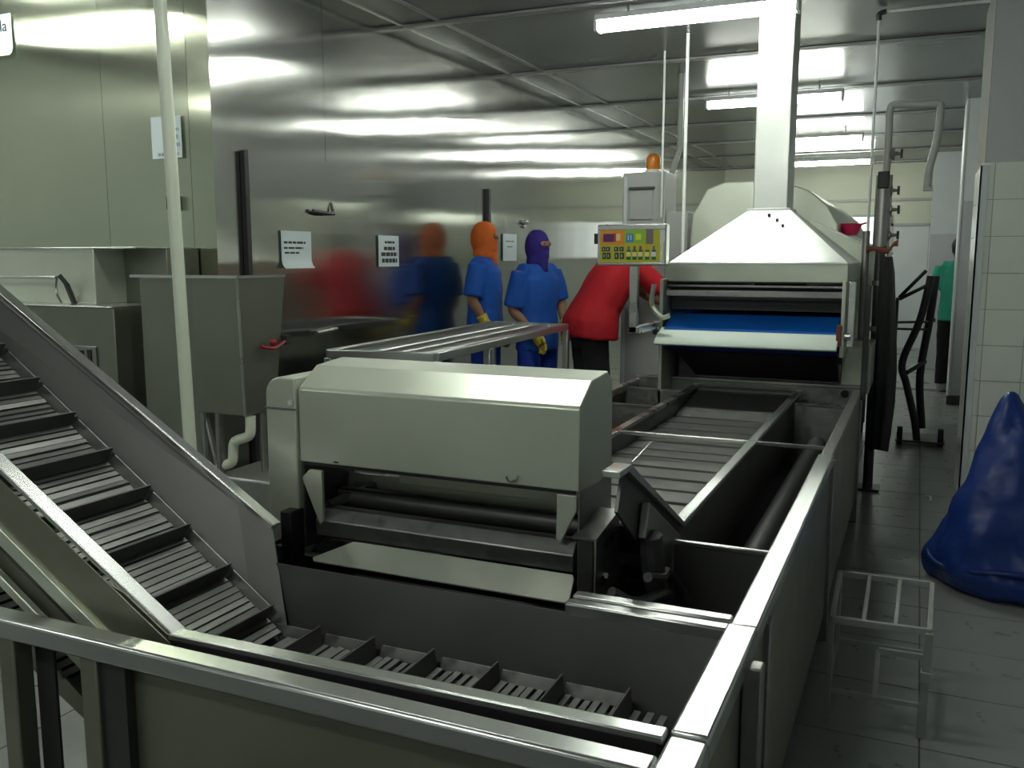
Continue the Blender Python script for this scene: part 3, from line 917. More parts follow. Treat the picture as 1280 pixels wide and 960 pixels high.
# ------------------------------------------------------------------ control panel on its arm
def control_panel():
    y = 4.62
    tl, br = P(747, 281, y=y), P(832, 332, y=y)
    x0, x1, z0, z1 = tl.x, br.x, br.z, tl.z
    t = thing('control_panel', (-1.38, y + .03, z0 - .4), 'yellow-faced control panel in a steel case on a bent arm', 'control panel')
    part('case', MB().box(x0, x1, y, y + .07, z0, z1), 'steel', t, bevel=.006)
    part('bezel', MB().box(x0 + .004, x1 - .004, y - .006, y, z0 + .004, z0 + .016).box(x0 + .004, x1 - .004, y - .006, y, z1 - .028, z1 - .004)
         .box(x0 + .004, x0 + .018, y - .006, y, z0 + .016, z1 - .028).box(x1 - .032, x1 - .004, y - .006, y, z0 + .016, z1 - .028), 'rim_steel', t, bevel=.002)
    fx0, fx1, fz0, fz1 = x0 + .018, x1 - .032, z0 + .016, z1 - .028
    f = part('face', MB().box(fx0, fx1, y - .003, y, fz0, fz1), 'lab_yellow', t)

    def lab(name, u0, u1, v0, v1, m_, d=.0045):
        X = lambda u: fx0 + (fx1 - fx0) * u
        Z = lambda v: fz1 - (fz1 - fz0) * v
        part(name, MB().box(X(u0), X(u1), y - d, y - .003, Z(v1), Z(v0)), m_, f)
    lab('print_field', 0, .41, .02, .46, 'lab_orange')
    lab('print_field', .05, .26, .12, .37, 'lab_purple', .006)
    lab('print_field', .23, .265, .1, .36, 'lab_red', .007)
    lab('print_field', .27, .34, .12, .33, 'lab_cream', .006)
    lab('print_field', .43, .75, .02, .40, 'lab_green')
    lab('print_field', .44, .56, .12, .38, 'lab_blue', .006)
    for k in range(2):
        lab('print_stroke', .47 + .045 * k, .485 + .045 * k, .16, .32, 'lab_white', .007)
    lab('print_field', .60, .69, .13, .31, 'lab_lemon', .006)
    lab('print_field', .77, .89, .0, .44, 'lab_grey', .006)
    lab('print_field', .90, 1, .0, .98, 'lab_yellow', .0035)
    for k, (u0, u1) in enumerate(((.03, .09), (.10, .17), (.24, .31), (.33, .40))):
        lab('button', u0, u1, .52, .66, 'lab_dark', .006)
        lab('button', u0 + .01, u1 + .01, .70, .90, 'lab_dark', .006)
        lab('print_stroke', u0 + .025, u0 + .035, .56, .62, 'lab_pale', .007)
        lab('print_stroke', u0 + .035, u0 + .045, .76, .84, 'lab_pale', .007)
    for k, u in enumerate((.45, .55, .65, .76, .87)):
        lab('lamp_cap', u, u + .07, .62, .92, 'lab_deep', .006)
        lab('button', u, u + .07, .68, .82, 'lab_white' if k == 4 else 'lab_cream', .008)
        lab('print_stroke', u + .015, u + .05, .50, .62, ('lab_grey', 'lab_brown', 'lab_brown', 'lab_orange', 'lab_grey')[k], .006)
    part('status_lamp', MB().box(x1 - .022, x1 - .014, y - .009, y - .006, z0 + .03, z0 + .12), 'lab_cream', t)
    p0, p1 = P(788, 334, y=y + .03), P(797, 412, y=y + .03)
    part('arm', MB().box(p0.x, p1.x, y + .012, y + .05, p1.z - .02, z0), 'steel', t, bevel=.005)
    part('arm', MB().box(p0.x, -1.335, y + .012, y + .05, p1.z - .022, p1.z + .018), 'steel', t, bevel=.005)
    part('arm', MB().box(-1.375, -1.335, y + .05, 5.10, p1.z - .022, p1.z + .018), 'steel', t, bevel=.005)
    part('hinge_box', MB().box(x0 - .025, x0, y + .02, y + .06, z1 - .10, z1 - .045), 'black', t)
    return t


control_panel()


# ------------------------------------------------------------------ electrical cabinet with amber beacon
def cabinet():
    y = 6.8
    a, b = P(779, 216, y=y), P(832, 216, y=y)
    t = thing('electrical_cabinet', ((a.x + b.x) / 2, y + .15, 0), 'tall grey electrical cabinet with a square inset door behind the control panel', 'cabinet')
    part('body', MB().box(a.x, b.x, y, y + .35, 0, a.z), 'paint_grey', t, bevel=.006)
    c, d = P(788, 238, y=y), P(816, 274, y=y)
    dr = part('door', MB().box(c.x, d.x, y - .014, y, d.z, c.z), 'paint_grey', t, bevel=.003)
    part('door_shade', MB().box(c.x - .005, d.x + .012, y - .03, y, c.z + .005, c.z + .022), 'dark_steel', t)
    part('edge', MB().box(a.x + .01, a.x + .035, y - .006, y, .1, a.z - .03), 'panel_white', t)
    g = P(850, 264, y=y)
    part('side_box', MB().box(b.x, g.x + .05, y + .05, y + .35, 0, g.z), 'paint_grey', t, bevel=.005)
    q = P(811, 214, y=y)
    s = thing('beacon_lamp', (q.x, y + .12, a.z), 'amber warning beacon on top of the grey cabinet', 'beacon')
    part('base', MB().lathe((q.x, y + .12, a.z), [(.06, 0), (.06, .02), (.055, .025)]), 'fixture_white', s)
    part('dome', MB().lathe((q.x, y + .12, a.z + .025), [(.050, 0), (.055, .03), (.055, .075), (.048, .10), (.026, .118), (.004, .122)]), 'amber', s)
    for z in (.03, .055, .08):
        part('rib', MB().lathe((q.x, y + .12, a.z + .025 + z), [(.0565, 0), (.0565, .006)]), 'amber', s)


cabinet()

# thin white rods from the ceiling
p = P(857, 170, y=6.3)
solo('hanging_rod', MB().tube([(p.x, 6.3, 1.30), (p.x, 6.3, ZC - .001)], .012, 10), 'white_rod', 'thick white rod dropping from the ceiling left of the duct', 'rod')
p = P(829, 160, y=6.74)
solo('hanging_rod', MB().tube([(p.x, 6.74, 1.75), (p.x, 6.74, ZC - .002)], .008, 10), 'white_rod', 'thin white rod beside the amber beacon', 'rod')
p = P(1090, 190, y=6.175)
rd = thing('hanging_rod', (p.x, 6.175, 1.36), 'white rod at the right of the hood with a run along the ceiling', 'rod')
part('rod', MB().tube([(p.x, 6.175, 1.36), (p.x, 6.175, ZC - .03)], .009, 10), 'white_rod', rd)
part('ceiling_run', MB().tube([(p.x, 6.175, ZC - .02), (PX + .006, 6.175, ZC - .02)], .010, 8), 'white_rod', rd)
part('elbow', MB().tube(bez([(p.x, 6.175, ZC - .07), (p.x, 6.175, ZC - .03), (p.x + .04, 6.175, ZC - .02)]), .016, 8), 'dark_steel', rd)
p, q = P(852, 100, y=7.6), P(834, 250, y=7.6)
solo('conduit', MB().tube([(p.x, 7.6, ZC - .002), (p.x, 7.6, 2.35), (q.x, 7.5, 1.95), (q.x, 7.4, 1.2)], .025, 10), 'paint_grey', 'grey conduit bending down behind the white rods', 'pipe')


# ------------------------------------------------------------------ right side: pipe stand, draped cover, trolley
def pipe_stand():
    y = 6.02
    t = thing('pipe_stand', (-.22, y, 0), 'dark pipe stand with side valves and an inverted U pipe', 'pipework')
    v = lambda u, w_: (lambda p: Vector((p.x, y, p.z)))(P(u, w_, y=y))
    part('u_pipe', MB().tube(bez([v(1108, 215), v(1111, 170), v(1113, 136), v(1122, 131), v(1145, 131), v(1170, 130), v(1176, 136), v(1171, 175), v(1162, 210), v(1159, 236)], 5), .022, 12), 'paint_grey', t)
    part('u_pipe_foot', MB().bar(v(1154, 236), v(1166, 236), .05, .025), 'paint_grey', t)
    b = v(1106, 215)
    part('upright', MB().tube([(b.x, y, 0), (b.x, y, b.z)], .030, 14), 'dark_steel', t)
    part('upright', MB().tube([(b.x - .085, y, 0), (b.x - .085, y, b.z - .35)], .022, 14), 'worn_steel', t)
    part('upper_sleeve', MB().tube([(b.x, y, b.z - .45), (b.x, y, b.z - .02)], .048, 14), 'worn_steel', t)
    part('junction_box', MB().box(b.x - .035, b.x + .03, y - .06, y - .02, b.z - .10, b.z), 'black', t, bevel=.006)
    for k, (u, w_) in enumerate(((1127, 192), (1123, 238), (1123, 262), (1122, 294))):
        c = v(u, w_)
        vv = part('valve', MB().tube([(b.x + .02, y, c.z), (b.x + .05, y, c.z), (c.x - .035, y, c.z), (c.x, y, c.z)],
                                     [.018, .045 if k == 0 else .028, .012, .008], 12), 'worn_steel', t)
        part('handle', MB().box(c.x - .006, c.x + .008, y - .02, y + .02, c.z - .025, c.z + .025), 'black', vv)
    for k in range(3):
        part('clamp', MB().lathe((b.x, y, 1.0 + .28 * k), [(.038, 0), (.038, .03)]), 'worn_steel', t)
    part('base_plate', MB().box(b.x - .13, b.x + .07, y - .08, y + .08, 0, .015), 'dark_steel', t)
    return t


pipe_stand()


def draped():
    """dark rubber sheet hanging in folds beside the pipe stand"""
    y = 5.82
    xL, xR = P(1096, 400, y=y).x, P(1125, 400, y=y).x
    t = thing('rubber_sheet', ((xL + xR) / 2, y, .2), 'dark rubber sheet hanging in folds in front of the pipe stand', 'sheet')
    rows = []
    zt, zb = 1.455, .30
    for k in range(13):
        f = k / 12
        z = zt + (zb - zt) * f
        xa = xL
        xb = xR - .05 + .05 * min(1, f * 1.8) - .02 * max(0, f - .75) * 4
        if k == 0:
            xa, xb = xL + .02, xR - .06
        ring = []
        for i in range(22):
            a = 2 * math.pi * i / 22
            fold = 1 + .22 * math.sin(5 * a + f * 2)
            ring.append(Vector(((xa + xb) / 2 + (xb - xa) / 2 * math.cos(a), y + .055 * math.sin(a) * fold, z + .01 * math.sin(3 * a) * (f > .9))))
        rows.append(ring)
    part('sheet', MB().loft(rows[::-1]), 'black_rubber', t, smooth=60)
    part('hook', MB().tube(bez([(xL + .04, y, 1.44), (xL + .04, y + .02, 1.50), (xL + .03, y + .12, 1.53), (xL + .02, y + .17, 1.50)]), .008, 8), 'steel', t)
    return t


draped()
rg = P(1106, 314, y=5.78)
solo('brown_rag', MB().loft([[Vector((rg.x + x, 5.78 + (.018 + .008 * math.sin(k)) * math.cos(a), 1.495 + .02 * math.sin(k * 1.3) * .5 + .03 * (k > 4) + (.017 + .005 * math.cos(2 * k)) * math.sin(a)))
                             for a in [2 * math.pi * i / 10 for i in range(10)]] for k, x in enumerate([-.10, -.07, -.04, -.01, .02, .045, .07])]),
     'rust_cloth', 'rust-brown rag lying over the top of the rubber sheet', 'rag', smooth=80)


def trolley():
    y = 7.6
    t = thing('hand_trolley', (.05, y, 0), 'black tubular hand trolley leaning in the aisle', 'trolley')
    v = lambda u, w_, yy=y: (lambda p: Vector((p.x, yy, p.z)))(P(u, w_, y=yy))
    part('rail', MB().tube(bez([v(1164, 345), v(1150, 400), v(1128, 452), v(1133, 480), v(1143, 525), v(1146, 552)], 5), .028, 10), 'black_rubber', t)
    part('rail', MB().tube(bez([v(1170, 345, y + .25), v(1162, 400, y + .25), v(1150, 470, y + .25), v(1152, 535, y + .25)], 5), .03, 10), 'black_rubber', t)
    part('cross_bar', MB().tube([v(1120, 403), v(1164, 402, y + .25)], .010, 8), 'dark_steel', t)
    part('cross_bar', MB().tube([v(1120, 411), v(1162, 412, y + .25)], .010, 8), 'dark_steel', t)
    part('cross_bar', MB().tube([v(1133, 466), v(1156, 452, y + .25)], .018, 8), 'black', t)
    part('handle', MB().tube([v(1124, 372), v(1158, 338)], .014, 8), 'black', t)
    part('handle', MB().tube([v(1124, 374), v(1162, 355)], .014, 8), 'black', t)
    part('post', MB().tube([(v(1122, 372).x, y, v(1122, 372).z), (v(1122, 372).x, y, .06)], .012, 8), 'dark_steel', t)
    part('toe_plate', MB().box(-.10, .25, y - .05, y + .3, .03, .045), 'dark_steel', t)
    for x in (-.07, .22):
        part('wheel', MB().tube([(x - .02, y + .02, .07), (x + .02, y + .02, .07)], .07, 18), 'black', t)
    return t


trolley()
# basket on the dryer shelf
q = P(1060, 297, y=6.9)
bk = thing('plastic_basket', (-.47, 6.9, 1.60), 'small bright pink plastic basket on the sloping dryer shelf', 'basket')
part('bowl', MB().lathe((-.47, 6.9, 1.607), [(.055, 0), (.07, .03), (.085, .075), (.092, .08), (.078, .078), (.05, .012)], 20), 'pink_plastic', bk)
for k in range(2):
    part('rim_handle', MB().tube(bez([(-.47 + .085 * (2 * k - 1), 6.87, 1.684), (-.47 + .11 * (2 * k - 1), 6.9, 1.692), (-.47 + .085 * (2 * k - 1), 6.93, 1.684)]), .006, 6), 'pink_plastic', bk)


# ------------------------------------------------------------------ left background: cabinet unit, hopper tank, pipes
def left_unit():
    t = thing('steel_counter', (-4.0, 3.2, 0), 'steel counter unit with a raised back box and a bar handle', 'counter')
    xr = P(171, 315, y=3.1).x
    part('lower_body', MB().box(-5.6, xr, 2.95, 3.49, .12, P(120, 383, y=2.95).z - .006), 'shaded_steel', t, bevel=.003)
    zt = P(120, 383, y=2.95).z
    part('worktop', MB().box(-5.6, xr, 2.94, 3.49, zt - .006, zt), 'rim_steel', t, bevel=.002)
    z2 = P(80, 311, y=3.15).z
    xm = P(118, 340, y=3.10).x
    part('back_box', MB().box(-5.6, xm, 3.10, 3.49, zt, z2), 'matt_steel', t, bevel=.004)
    part('side_box', MB().box(xm, xr, 3.28, 3.49, zt, z2), 'shaded_steel', t, bevel=.004)
    part('top_edge', MB().box(-5.6, xr, 3.095, 3.49, z2, z2 + .006), 'rim_steel', t, bevel=.002)
    h0, h1 = P(-30, 344, y=3.02), P(70, 347, y=3.02)
    hb = part('bar_handle', MB().tube([(h0.x, 3.02, h1.z), (h1.x, 3.02, h1.z)], .008, 10), 'rim_steel', t)
    part('handle_bracket', MB().bar((h1.x + .01, 3.03, h1.z + .012), (h1.x + .03, 3.05, h1.z - .03), .02, .02).bar((h1.x + .03, 3.05, h1.z - .03), (h1.x + .03, 3.09, h1.z - .13), .015, .02), 'dark_steel', t)
    part('handle_chain', MB().tube(bez([(h1.x + .005, 3.02, h1.z), (h1.x - .005, 3.02, h1.z - .04), (h1.x + .0, 3.02, h1.z - .08), (h1.x + .012, 3.03, h1.z - .12)]), .006, 6), 'steel', t)
    a, b = P(95, 432, y=2.945), P(122, 462, y=2.945)
    vt = part('vent', MB().box(a.x - .02, b.x, 2.942, 2.95, b.z, a.z), 'worn_steel', t, bevel=.002)
    part('opening', MB().box(a.x - .01, a.x + .05, 2.938, 2.942, b.z + .01, a.z - .02), 'black', vt)
    part('opening', MB().box(a.x + .075, a.x + .10, 2.938, 2.942, b.z + .005, a.z - .015), 'black', vt)
    for x in (-5.5, xr - .08):
        for y in (3.0, 3.4):
            part('foot', MB().box(x, x + .05, y, y + .05, 0, .12), 'dark_steel', t)
    return t


left_unit()


def hopper():
    y0 = 2.95
    tl, tr = P(240, 347, y=y0), P(296, 347, y=y0)
    bl, br = P(243, 518, y=y0), P(305, 521, y=y0)
    y1 = P(356, 344, x=tr.x).y
    t = thing('hopper_tank', ((tl.x + tr.x) / 2, 3.1, 0), 'tall steel hopper tank on legs with a red clamp and white drain', 'tank')
    zt, zb = tr.z, br.z
    part('body', MB().loft([[Vector((bl.x, y0 + .01, zb)), Vector((br.x, y0 + .01, zb)), Vector((br.x, y1 - .1, zb)), Vector((bl.x, y1 - .1, zb))],
                            [Vector((tl.x, y0, zt)), Vector((tr.x, y0, zt)), Vector((tr.x, y1, zt)), Vector((tl.x, y1, zt))]]), 'shaded_steel', t, bevel=.006)
    xl = P(174, 347, y=y0 + .05).x
    part('side_cabinet', MB().box(xl, tl.x, y0 + .05, y1, .30, zt), 'shaded_steel', t, bevel=.004)
    part('rim', MB().box(xl, tr.x + .004, y0 - .004, y0 + .004, zt - .004, zt + .008).box(tr.x - .004, tr.x + .004, y0, y1, zt - .004, zt + .008), 'rim_steel', t)
    part('corner_bead', MB().tube([(tr.x, y0 - .001, zt), (br.x, y0 + .009, zb)], .006, 8), 'steel', t)
    a = P(344, 430, x=tr.x)
    cl = part('clamp', MB().tube(bez([(tr.x + .02, a.y - .12, a.z), (tr.x + .035, a.y - .05, a.z - .012), (tr.x + .02, a.y + .04, a.z + .01)]), .008, 8), 'red_plastic', t)
    part('clamp_knob', MB().ell((tr.x + .03, a.y - .05, a.z + .012), .014, .018, .014), 'red_plastic', cl)
    part('clamp_bolt', MB().box(tr.x - .0, tr.x + .03, a.y + .04, a.y + .07, a.z - .005, a.z + .035), 'dark_steel', cl)
    for x, y in ((bl.x + .02, y0 + .04), (bl.x + .10, y0 + .04), (br.x - .03, y1 - .15), (xl + .03, y1 - .05), (xl + .03, y0 + .1)):
        part('leg', MB().tube([(x, y, 0), (x, y, zb + .02)], .018, 10), 'worn_steel', t)
    part('brace', MB().tube([(bl.x + .02, y0 + .04, zb), (bl.x + .13, y0 + .05, .3)], .012, 8), 'steel', t)
    d = [P(*q, y=y0 + .05) for q in ((313, 520), (313, 540), (309, 546), (297, 550), (292, 556), (291, 575), (285, 580), (276, 583), (274, 592), (274, 640))]
    part('drain_pipe', MB().tube(bez([(p.x, y0 + .05, p.z) for p in d], 4), .022, 12), 'pvc_white', t)
    part('drip_tray', MB().box(bl.x + .08, br.x + .20, y0 + .0, y1 + .10, .30, .52), 'worn_steel', t, bevel=.01)
    return t


hopper()
a, b = P(200, 0, y=2.72), P(238, 560, y=2.72)
d = (b - a)
top = a - d * ((ZC - a.z) / (a.z - b.z)) * 1.0
k0 = (ZC - a.z) / (b.z - a.z)
k1 = (0 - a.z) / (b.z - a.z)
pt_, pb_ = a + d * k0, a + d * k1
vp = thing('drain_riser', pb_, 'white plastic pipe rising from floor to ceiling before the hopper tank', 'pipe')
part('pipe', MB().tube([pb_, pt_], .0245, 16), 'pvc_white', vp)
part('floor_collar', MB().lathe((pb_.x, pb_.y, 0), [(.036, 0), (.036, .05)]), 'pvc_white', vp)
part('ceiling_collar', MB().lathe((pt_.x, pt_.y, ZC - .05), [(.036, 0), (.036, .049)]), 'pvc_white', vp)


# ------------------------------------------------------------------ steel cart
def cart():
    fl, fr = Vector((-2.64, 3.69, 1.0)), Vector((-2.085, 3.765, 1.0))
    br, bl = Vector((-2.19, 5.80, 1.0)), Vector((-2.76, 5.83, 1.0))
    t = thing('steel_cart', (-2.42, 4.75, 0), 'open-topped steel frame cart with long rails and square legs', 'cart')
    dz = Vector((0, 0, -.02))
    for p, q in ((fl, fr), (fr, br), (br, bl), (bl, fl)):
        part('top_rail', MB().bar(p + dz, q + dz, .04, .042), 'cart_steel', t, bevel=.004)
    for f in (.30, .55, .80):
        p, q = fl.lerp(fr, f), bl.lerp(br, f)
        part('inner_rail', MB().plate([p + Vector((-.02, .01, -.035)), p + Vector((.008, .01, -.02)), q + Vector((.008, -.01, -.02)), q + Vector((-.02, -.01, -.035))], .006), 'cart_steel', t)
        part('inner_lip', MB().bar(p + Vector((-.02, .02, -.012)), q + Vector((-.02, -.02, -.012)), .006, .03), 'cart_steel', t)
    for p in (fl, fr, br, bl, fr.lerp(br, .32), fl.lerp(bl, .32)):
        part('leg', MB().bar(p + Vector((0, 0, -.04)), Vector((p.x, p.y, .09)), .04, .04), 'cart_steel', t, bevel=.004)
    for p in (fr, br, fr.lerp(br, .32)):
        part('gusset', MB().prism([p + Vector((0, -.06, -.04)), p + Vector((0, .06, -.04)), p + Vector((0, .02, -.09)), p + Vector((0, -.02, -.09))], (.006, 0, 0)), 'cart_steel', t)
    for p, q in ((fl, bl), (fr, br), (fl, fr), (bl, br)):
        part('lower_rail', MB().bar(Vector((p.x, p.y, .22)), Vector((q.x, q.y, .22)), .035, .035), 'cart_steel', t)
    for p in (fl, fr, br, bl):
        part('caster', MB().tube([(p.x - .015, p.y, .045), (p.x + .015, p.y, .045)], .045, 16), 'black', t)
        part('caster_fork', MB().box(p.x - .022, p.x + .022, p.y - .02, p.y + .02, .07, .10), 'steel', t)
    return t


cart()


# ------------------------------------------------------------------ step stool in the aisle
def stool():
    t = thing('step_stool', (-.05, 3.0, 0), 'small grey metal step stool with open top bars', 'stool')
    zt = .35
    a, b, c, d = Vector((-.185, 2.82, zt)), Vector((.088, 2.835, zt)), Vector((.10, 3.27, zt)), Vector((-.195, 3.265, zt))
    for p, q in ((a, b), (b, c), (c, d), (d, a)):
        part('top_bar', MB().bar(p, q, .016, .022), 'stool_steel', t, bevel=.002)
    for f in (.33, .66):
        part('inner_bar', MB().bar(a.lerp(b, f), d.lerp(c, f), .013, .016), 'stool_steel', t, bevel=.002)
    feet = [Vector((-.19, 2.87, 0)), Vector((.082, 2.87, 0)), Vector((.10, 3.27, 0)), Vector((-.195, 3.265, 0))]
    for p, q in zip((a, b, c, d), feet):
        w_ = .024 if p is b else .016
        part('leg', MB().bar(p, q, w_, w_, (0, 1, 0)), 'stool_steel', t, bevel=.002)
    lo_ = [p.lerp(q, .70) for p, q in zip((a, b, c, d), feet)]
    hi_ = [p.lerp(q, .30) for p, q in zip((a, b, c, d), feet)]
    part('lower_rung', MB().bar(lo_[0], lo_[1], .012, .014), 'stool_steel', t)
    part('lower_rung', MB().bar(lo_[3], lo_[2], .012, .014), 'stool_steel', t)
    part('side_rung', MB().bar(lo_[0], lo_[3], .012, .014), 'stool_steel', t)
    part('side_rung', MB().bar(lo_[1], lo_[2], .012, .014), 'stool_steel', t)
    part('step_bar', MB().bar(hi_[0].lerp(hi_[1], .5) + Vector((0, .05, -.0)), hi_[1] + Vector((0, .05, 0)), .014, .018), 'stool_steel', t)
    part('step_upright', MB().bar(hi_[0].lerp(hi_[1], .5) + Vector((0, .05, 0)), lo_[0].lerp(lo_[1], .5), .014, .014, (0, 1, 0)), 'stool_steel', t)
    part('leg_sleeve', MB().bar(b.lerp(feet[1], .36), b.lerp(feet[1], .46), .032, .032, (0, 1, 0)), 'stool_steel', t, bevel=.002)
    return t


stool()


# ------------------------------------------------------------------ blue sack
def sack():
    t = thing('blue_sack', (.42, 4.42, 0), 'large dark blue full sack standing by the tiled pillar', 'sack')
    mb = MB()
    prof = [(0.0, .26, .22, .42, 4.42), (.03, .31, .27, .43, 4.42), (.10, .325, .29, .43, 4.42), (.2, .31, .28, .44, 4.43), (.32, .275, .26, .45, 4.43), (.45, .235, .22, .455, 4.44),
            (.58, .19, .18, .455, 4.45), (.68, .15, .14, .45, 4.45), (.76, .10, .10, .44, 4.45), (.83, .045, .05, .415, 4.44), (.87, .012, .015, .405, 4.44)]
    rings = []
    for z, rx, ry, cx, cy in prof:
        ring = []
        for i in range(40):
            a = 2 * math.pi * i / 40
            k = 1 + .05 * math.sin(3 * a + z * 5) + .03 * math.sin(7 * a - z * 9)
            ring.append(Vector((cx + rx * k * math.cos(a), cy + ry * k * math.sin(a), z)))
        rings.append(ring)
    mb.loft(rings)
    # second soft lobe leaning right
    r2 = []
    for z, rx, cx in ((.02, .22, .68), (.15, .26, .70), (.3, .24, .70), (.5, .18, .68), (.65, .12, .64), (.74, .05, .60)):
        r2.append([Vector((cx + rx * math.cos(2 * math.pi * i / 30), 4.5 + rx * .8 * math.sin(2 * math.pi * i / 30), z)) for i in range(30)])
    mb.loft(r2)
    remesh('bag', mb, 'sack_blue', t, .012, 4, .04, 4.5)
    # a fold line around the foot
    pts = []
    for i in range(25):
        a = R(150 + 200 * i / 24)
        pts.append((.43 + .322 * math.cos(a), 4.42 + .29 * math.sin(a), .13 + .02 * math.sin(a * 3)))
    part('hem_fold', MB().tube(pts, .012, 8), 'sack_blue', t)
    return t


sack()



p = P(1163, 622, z=0)
solo('plastic_strip', MB().box(p.x - .006, p.x + .006, p.y - .10, p.y + .02, 0.0015, .006).box(p.x - .03, p.x + .006, p.y + .02, p.y + .03, 0.0015, .005), 'white_rod',
     'small white plastic strip lying on the aisle floor', 'strip')


# ------------------------------------------------------------------ people
class Body:
    """joints in local (forward, left, up) metres; everything is lofted and fused into skins"""

    def __init__(s, x, y, ang, scale=1.0):
        s.o = Vector((x, y, 0))
        s.F = Vector((math.cos(ang), math.sin(ang), 0))
        s.L = Vector((-math.sin(ang), math.cos(ang), 0))
        s.k = scale

    def w(s, p):
        return s.o + (s.F * p[0] + s.L * p[1] + Vector((0, 0, p[2]))) * s.k

    def trunk(s, mb, spine, n=20):
        """spine: (f, l, z, half width, half depth)"""
        pts = [s.w(q) for q in spine]
        rings = []
        for i, q in enumerate(spine):
            t = (pts[min(i + 1, len(pts) - 1)] - pts[max(i - 1, 0)]).normalized()
            u = (s.L - t * s.L.dot(t)).normalized()
            v = t.cross(u)
            ring = []
            for k in range(n):
                a = 2 * math.pi * k / n
                c, d = math.cos(a), math.sin(a)
                c = math.copysign(abs(c) ** .85, c)
                d = math.copysign(abs(d) ** .85, d)
                ring.append(pts[i] + (u * c * q[3] + v * d * q[4]) * s.k)
            rings.append(ring)
        mb.loft(rings)

    def limb(s, mb, pts, rad, n=12):
        sp = bez([s.w(p) for p in pts], 4)
        rr = []
        m_ = len(pts) - 1
        for i in range(len(sp)):
            f = i / (len(sp) - 1) * m_
            j = min(int(f), m_ - 1)
            rr.append((rad[j] + (rad[j + 1] - rad[j]) * (f - j)) * s.k)
        mb.tube(sp, rr, n)

    def ball(s, mb, c, rf, rl, rz):
        rot = Matrix((s.F, s.L, Vector((0, 0, 1)))).transposed()
        mb.ell(s.w(c), rf * s.k, rl * s.k, rz * s.k, rot=rot)


def hand(b, mb, wrist, tip, side, grow=1.0):
    """palm, four unequal bent fingers and a thumb from the side of the palm"""
    wr_, tp = Vector(wrist), Vector(tip)
    d = (tp - wr_).normalized()
    sd = d.cross(Vector((0, side, 0)))
    if sd.length < .2:
        sd = d.cross(Vector((1, 0, 0)))
    sd.normalize()                      # across the knuckles
    nn = d.cross(sd).normalized() * side    # palm side
    pal = wr_ + d * .085
    b.limb(mb, [wr_ - d * .01, wr_ + d * .04, pal], [.026 * grow, .036 * grow, .034 * grow])
    for i, (o_, ln) in enumerate(((-.03, .062), (-.010, .078), (.011, .074), (.030, .055))):
        p0 = wr_ + d * .07 + sd * o_ * .9
        p1 = pal + sd * o_ + d * ln * .35 + nn * .006
        p2 = pal + sd * o_ + d * ln * .75 + nn * .024
        p3 = pal + sd * o_ + d * ln * .95 + nn * .045
        b.limb(mb, [p0, p1, p2, p3], [.011 * grow, .0105 * grow, .0095 * grow, .007 * grow], 8)
    t0 = wr_ + d * .03 - sd * .022
    b.limb(mb, [t0, t0 + d * .03 - sd * .025 + nn * .012, t0 + d * .06 - sd * .03 + nn * .03], [.014 * grow, .012 * grow, .009 * grow], 8)


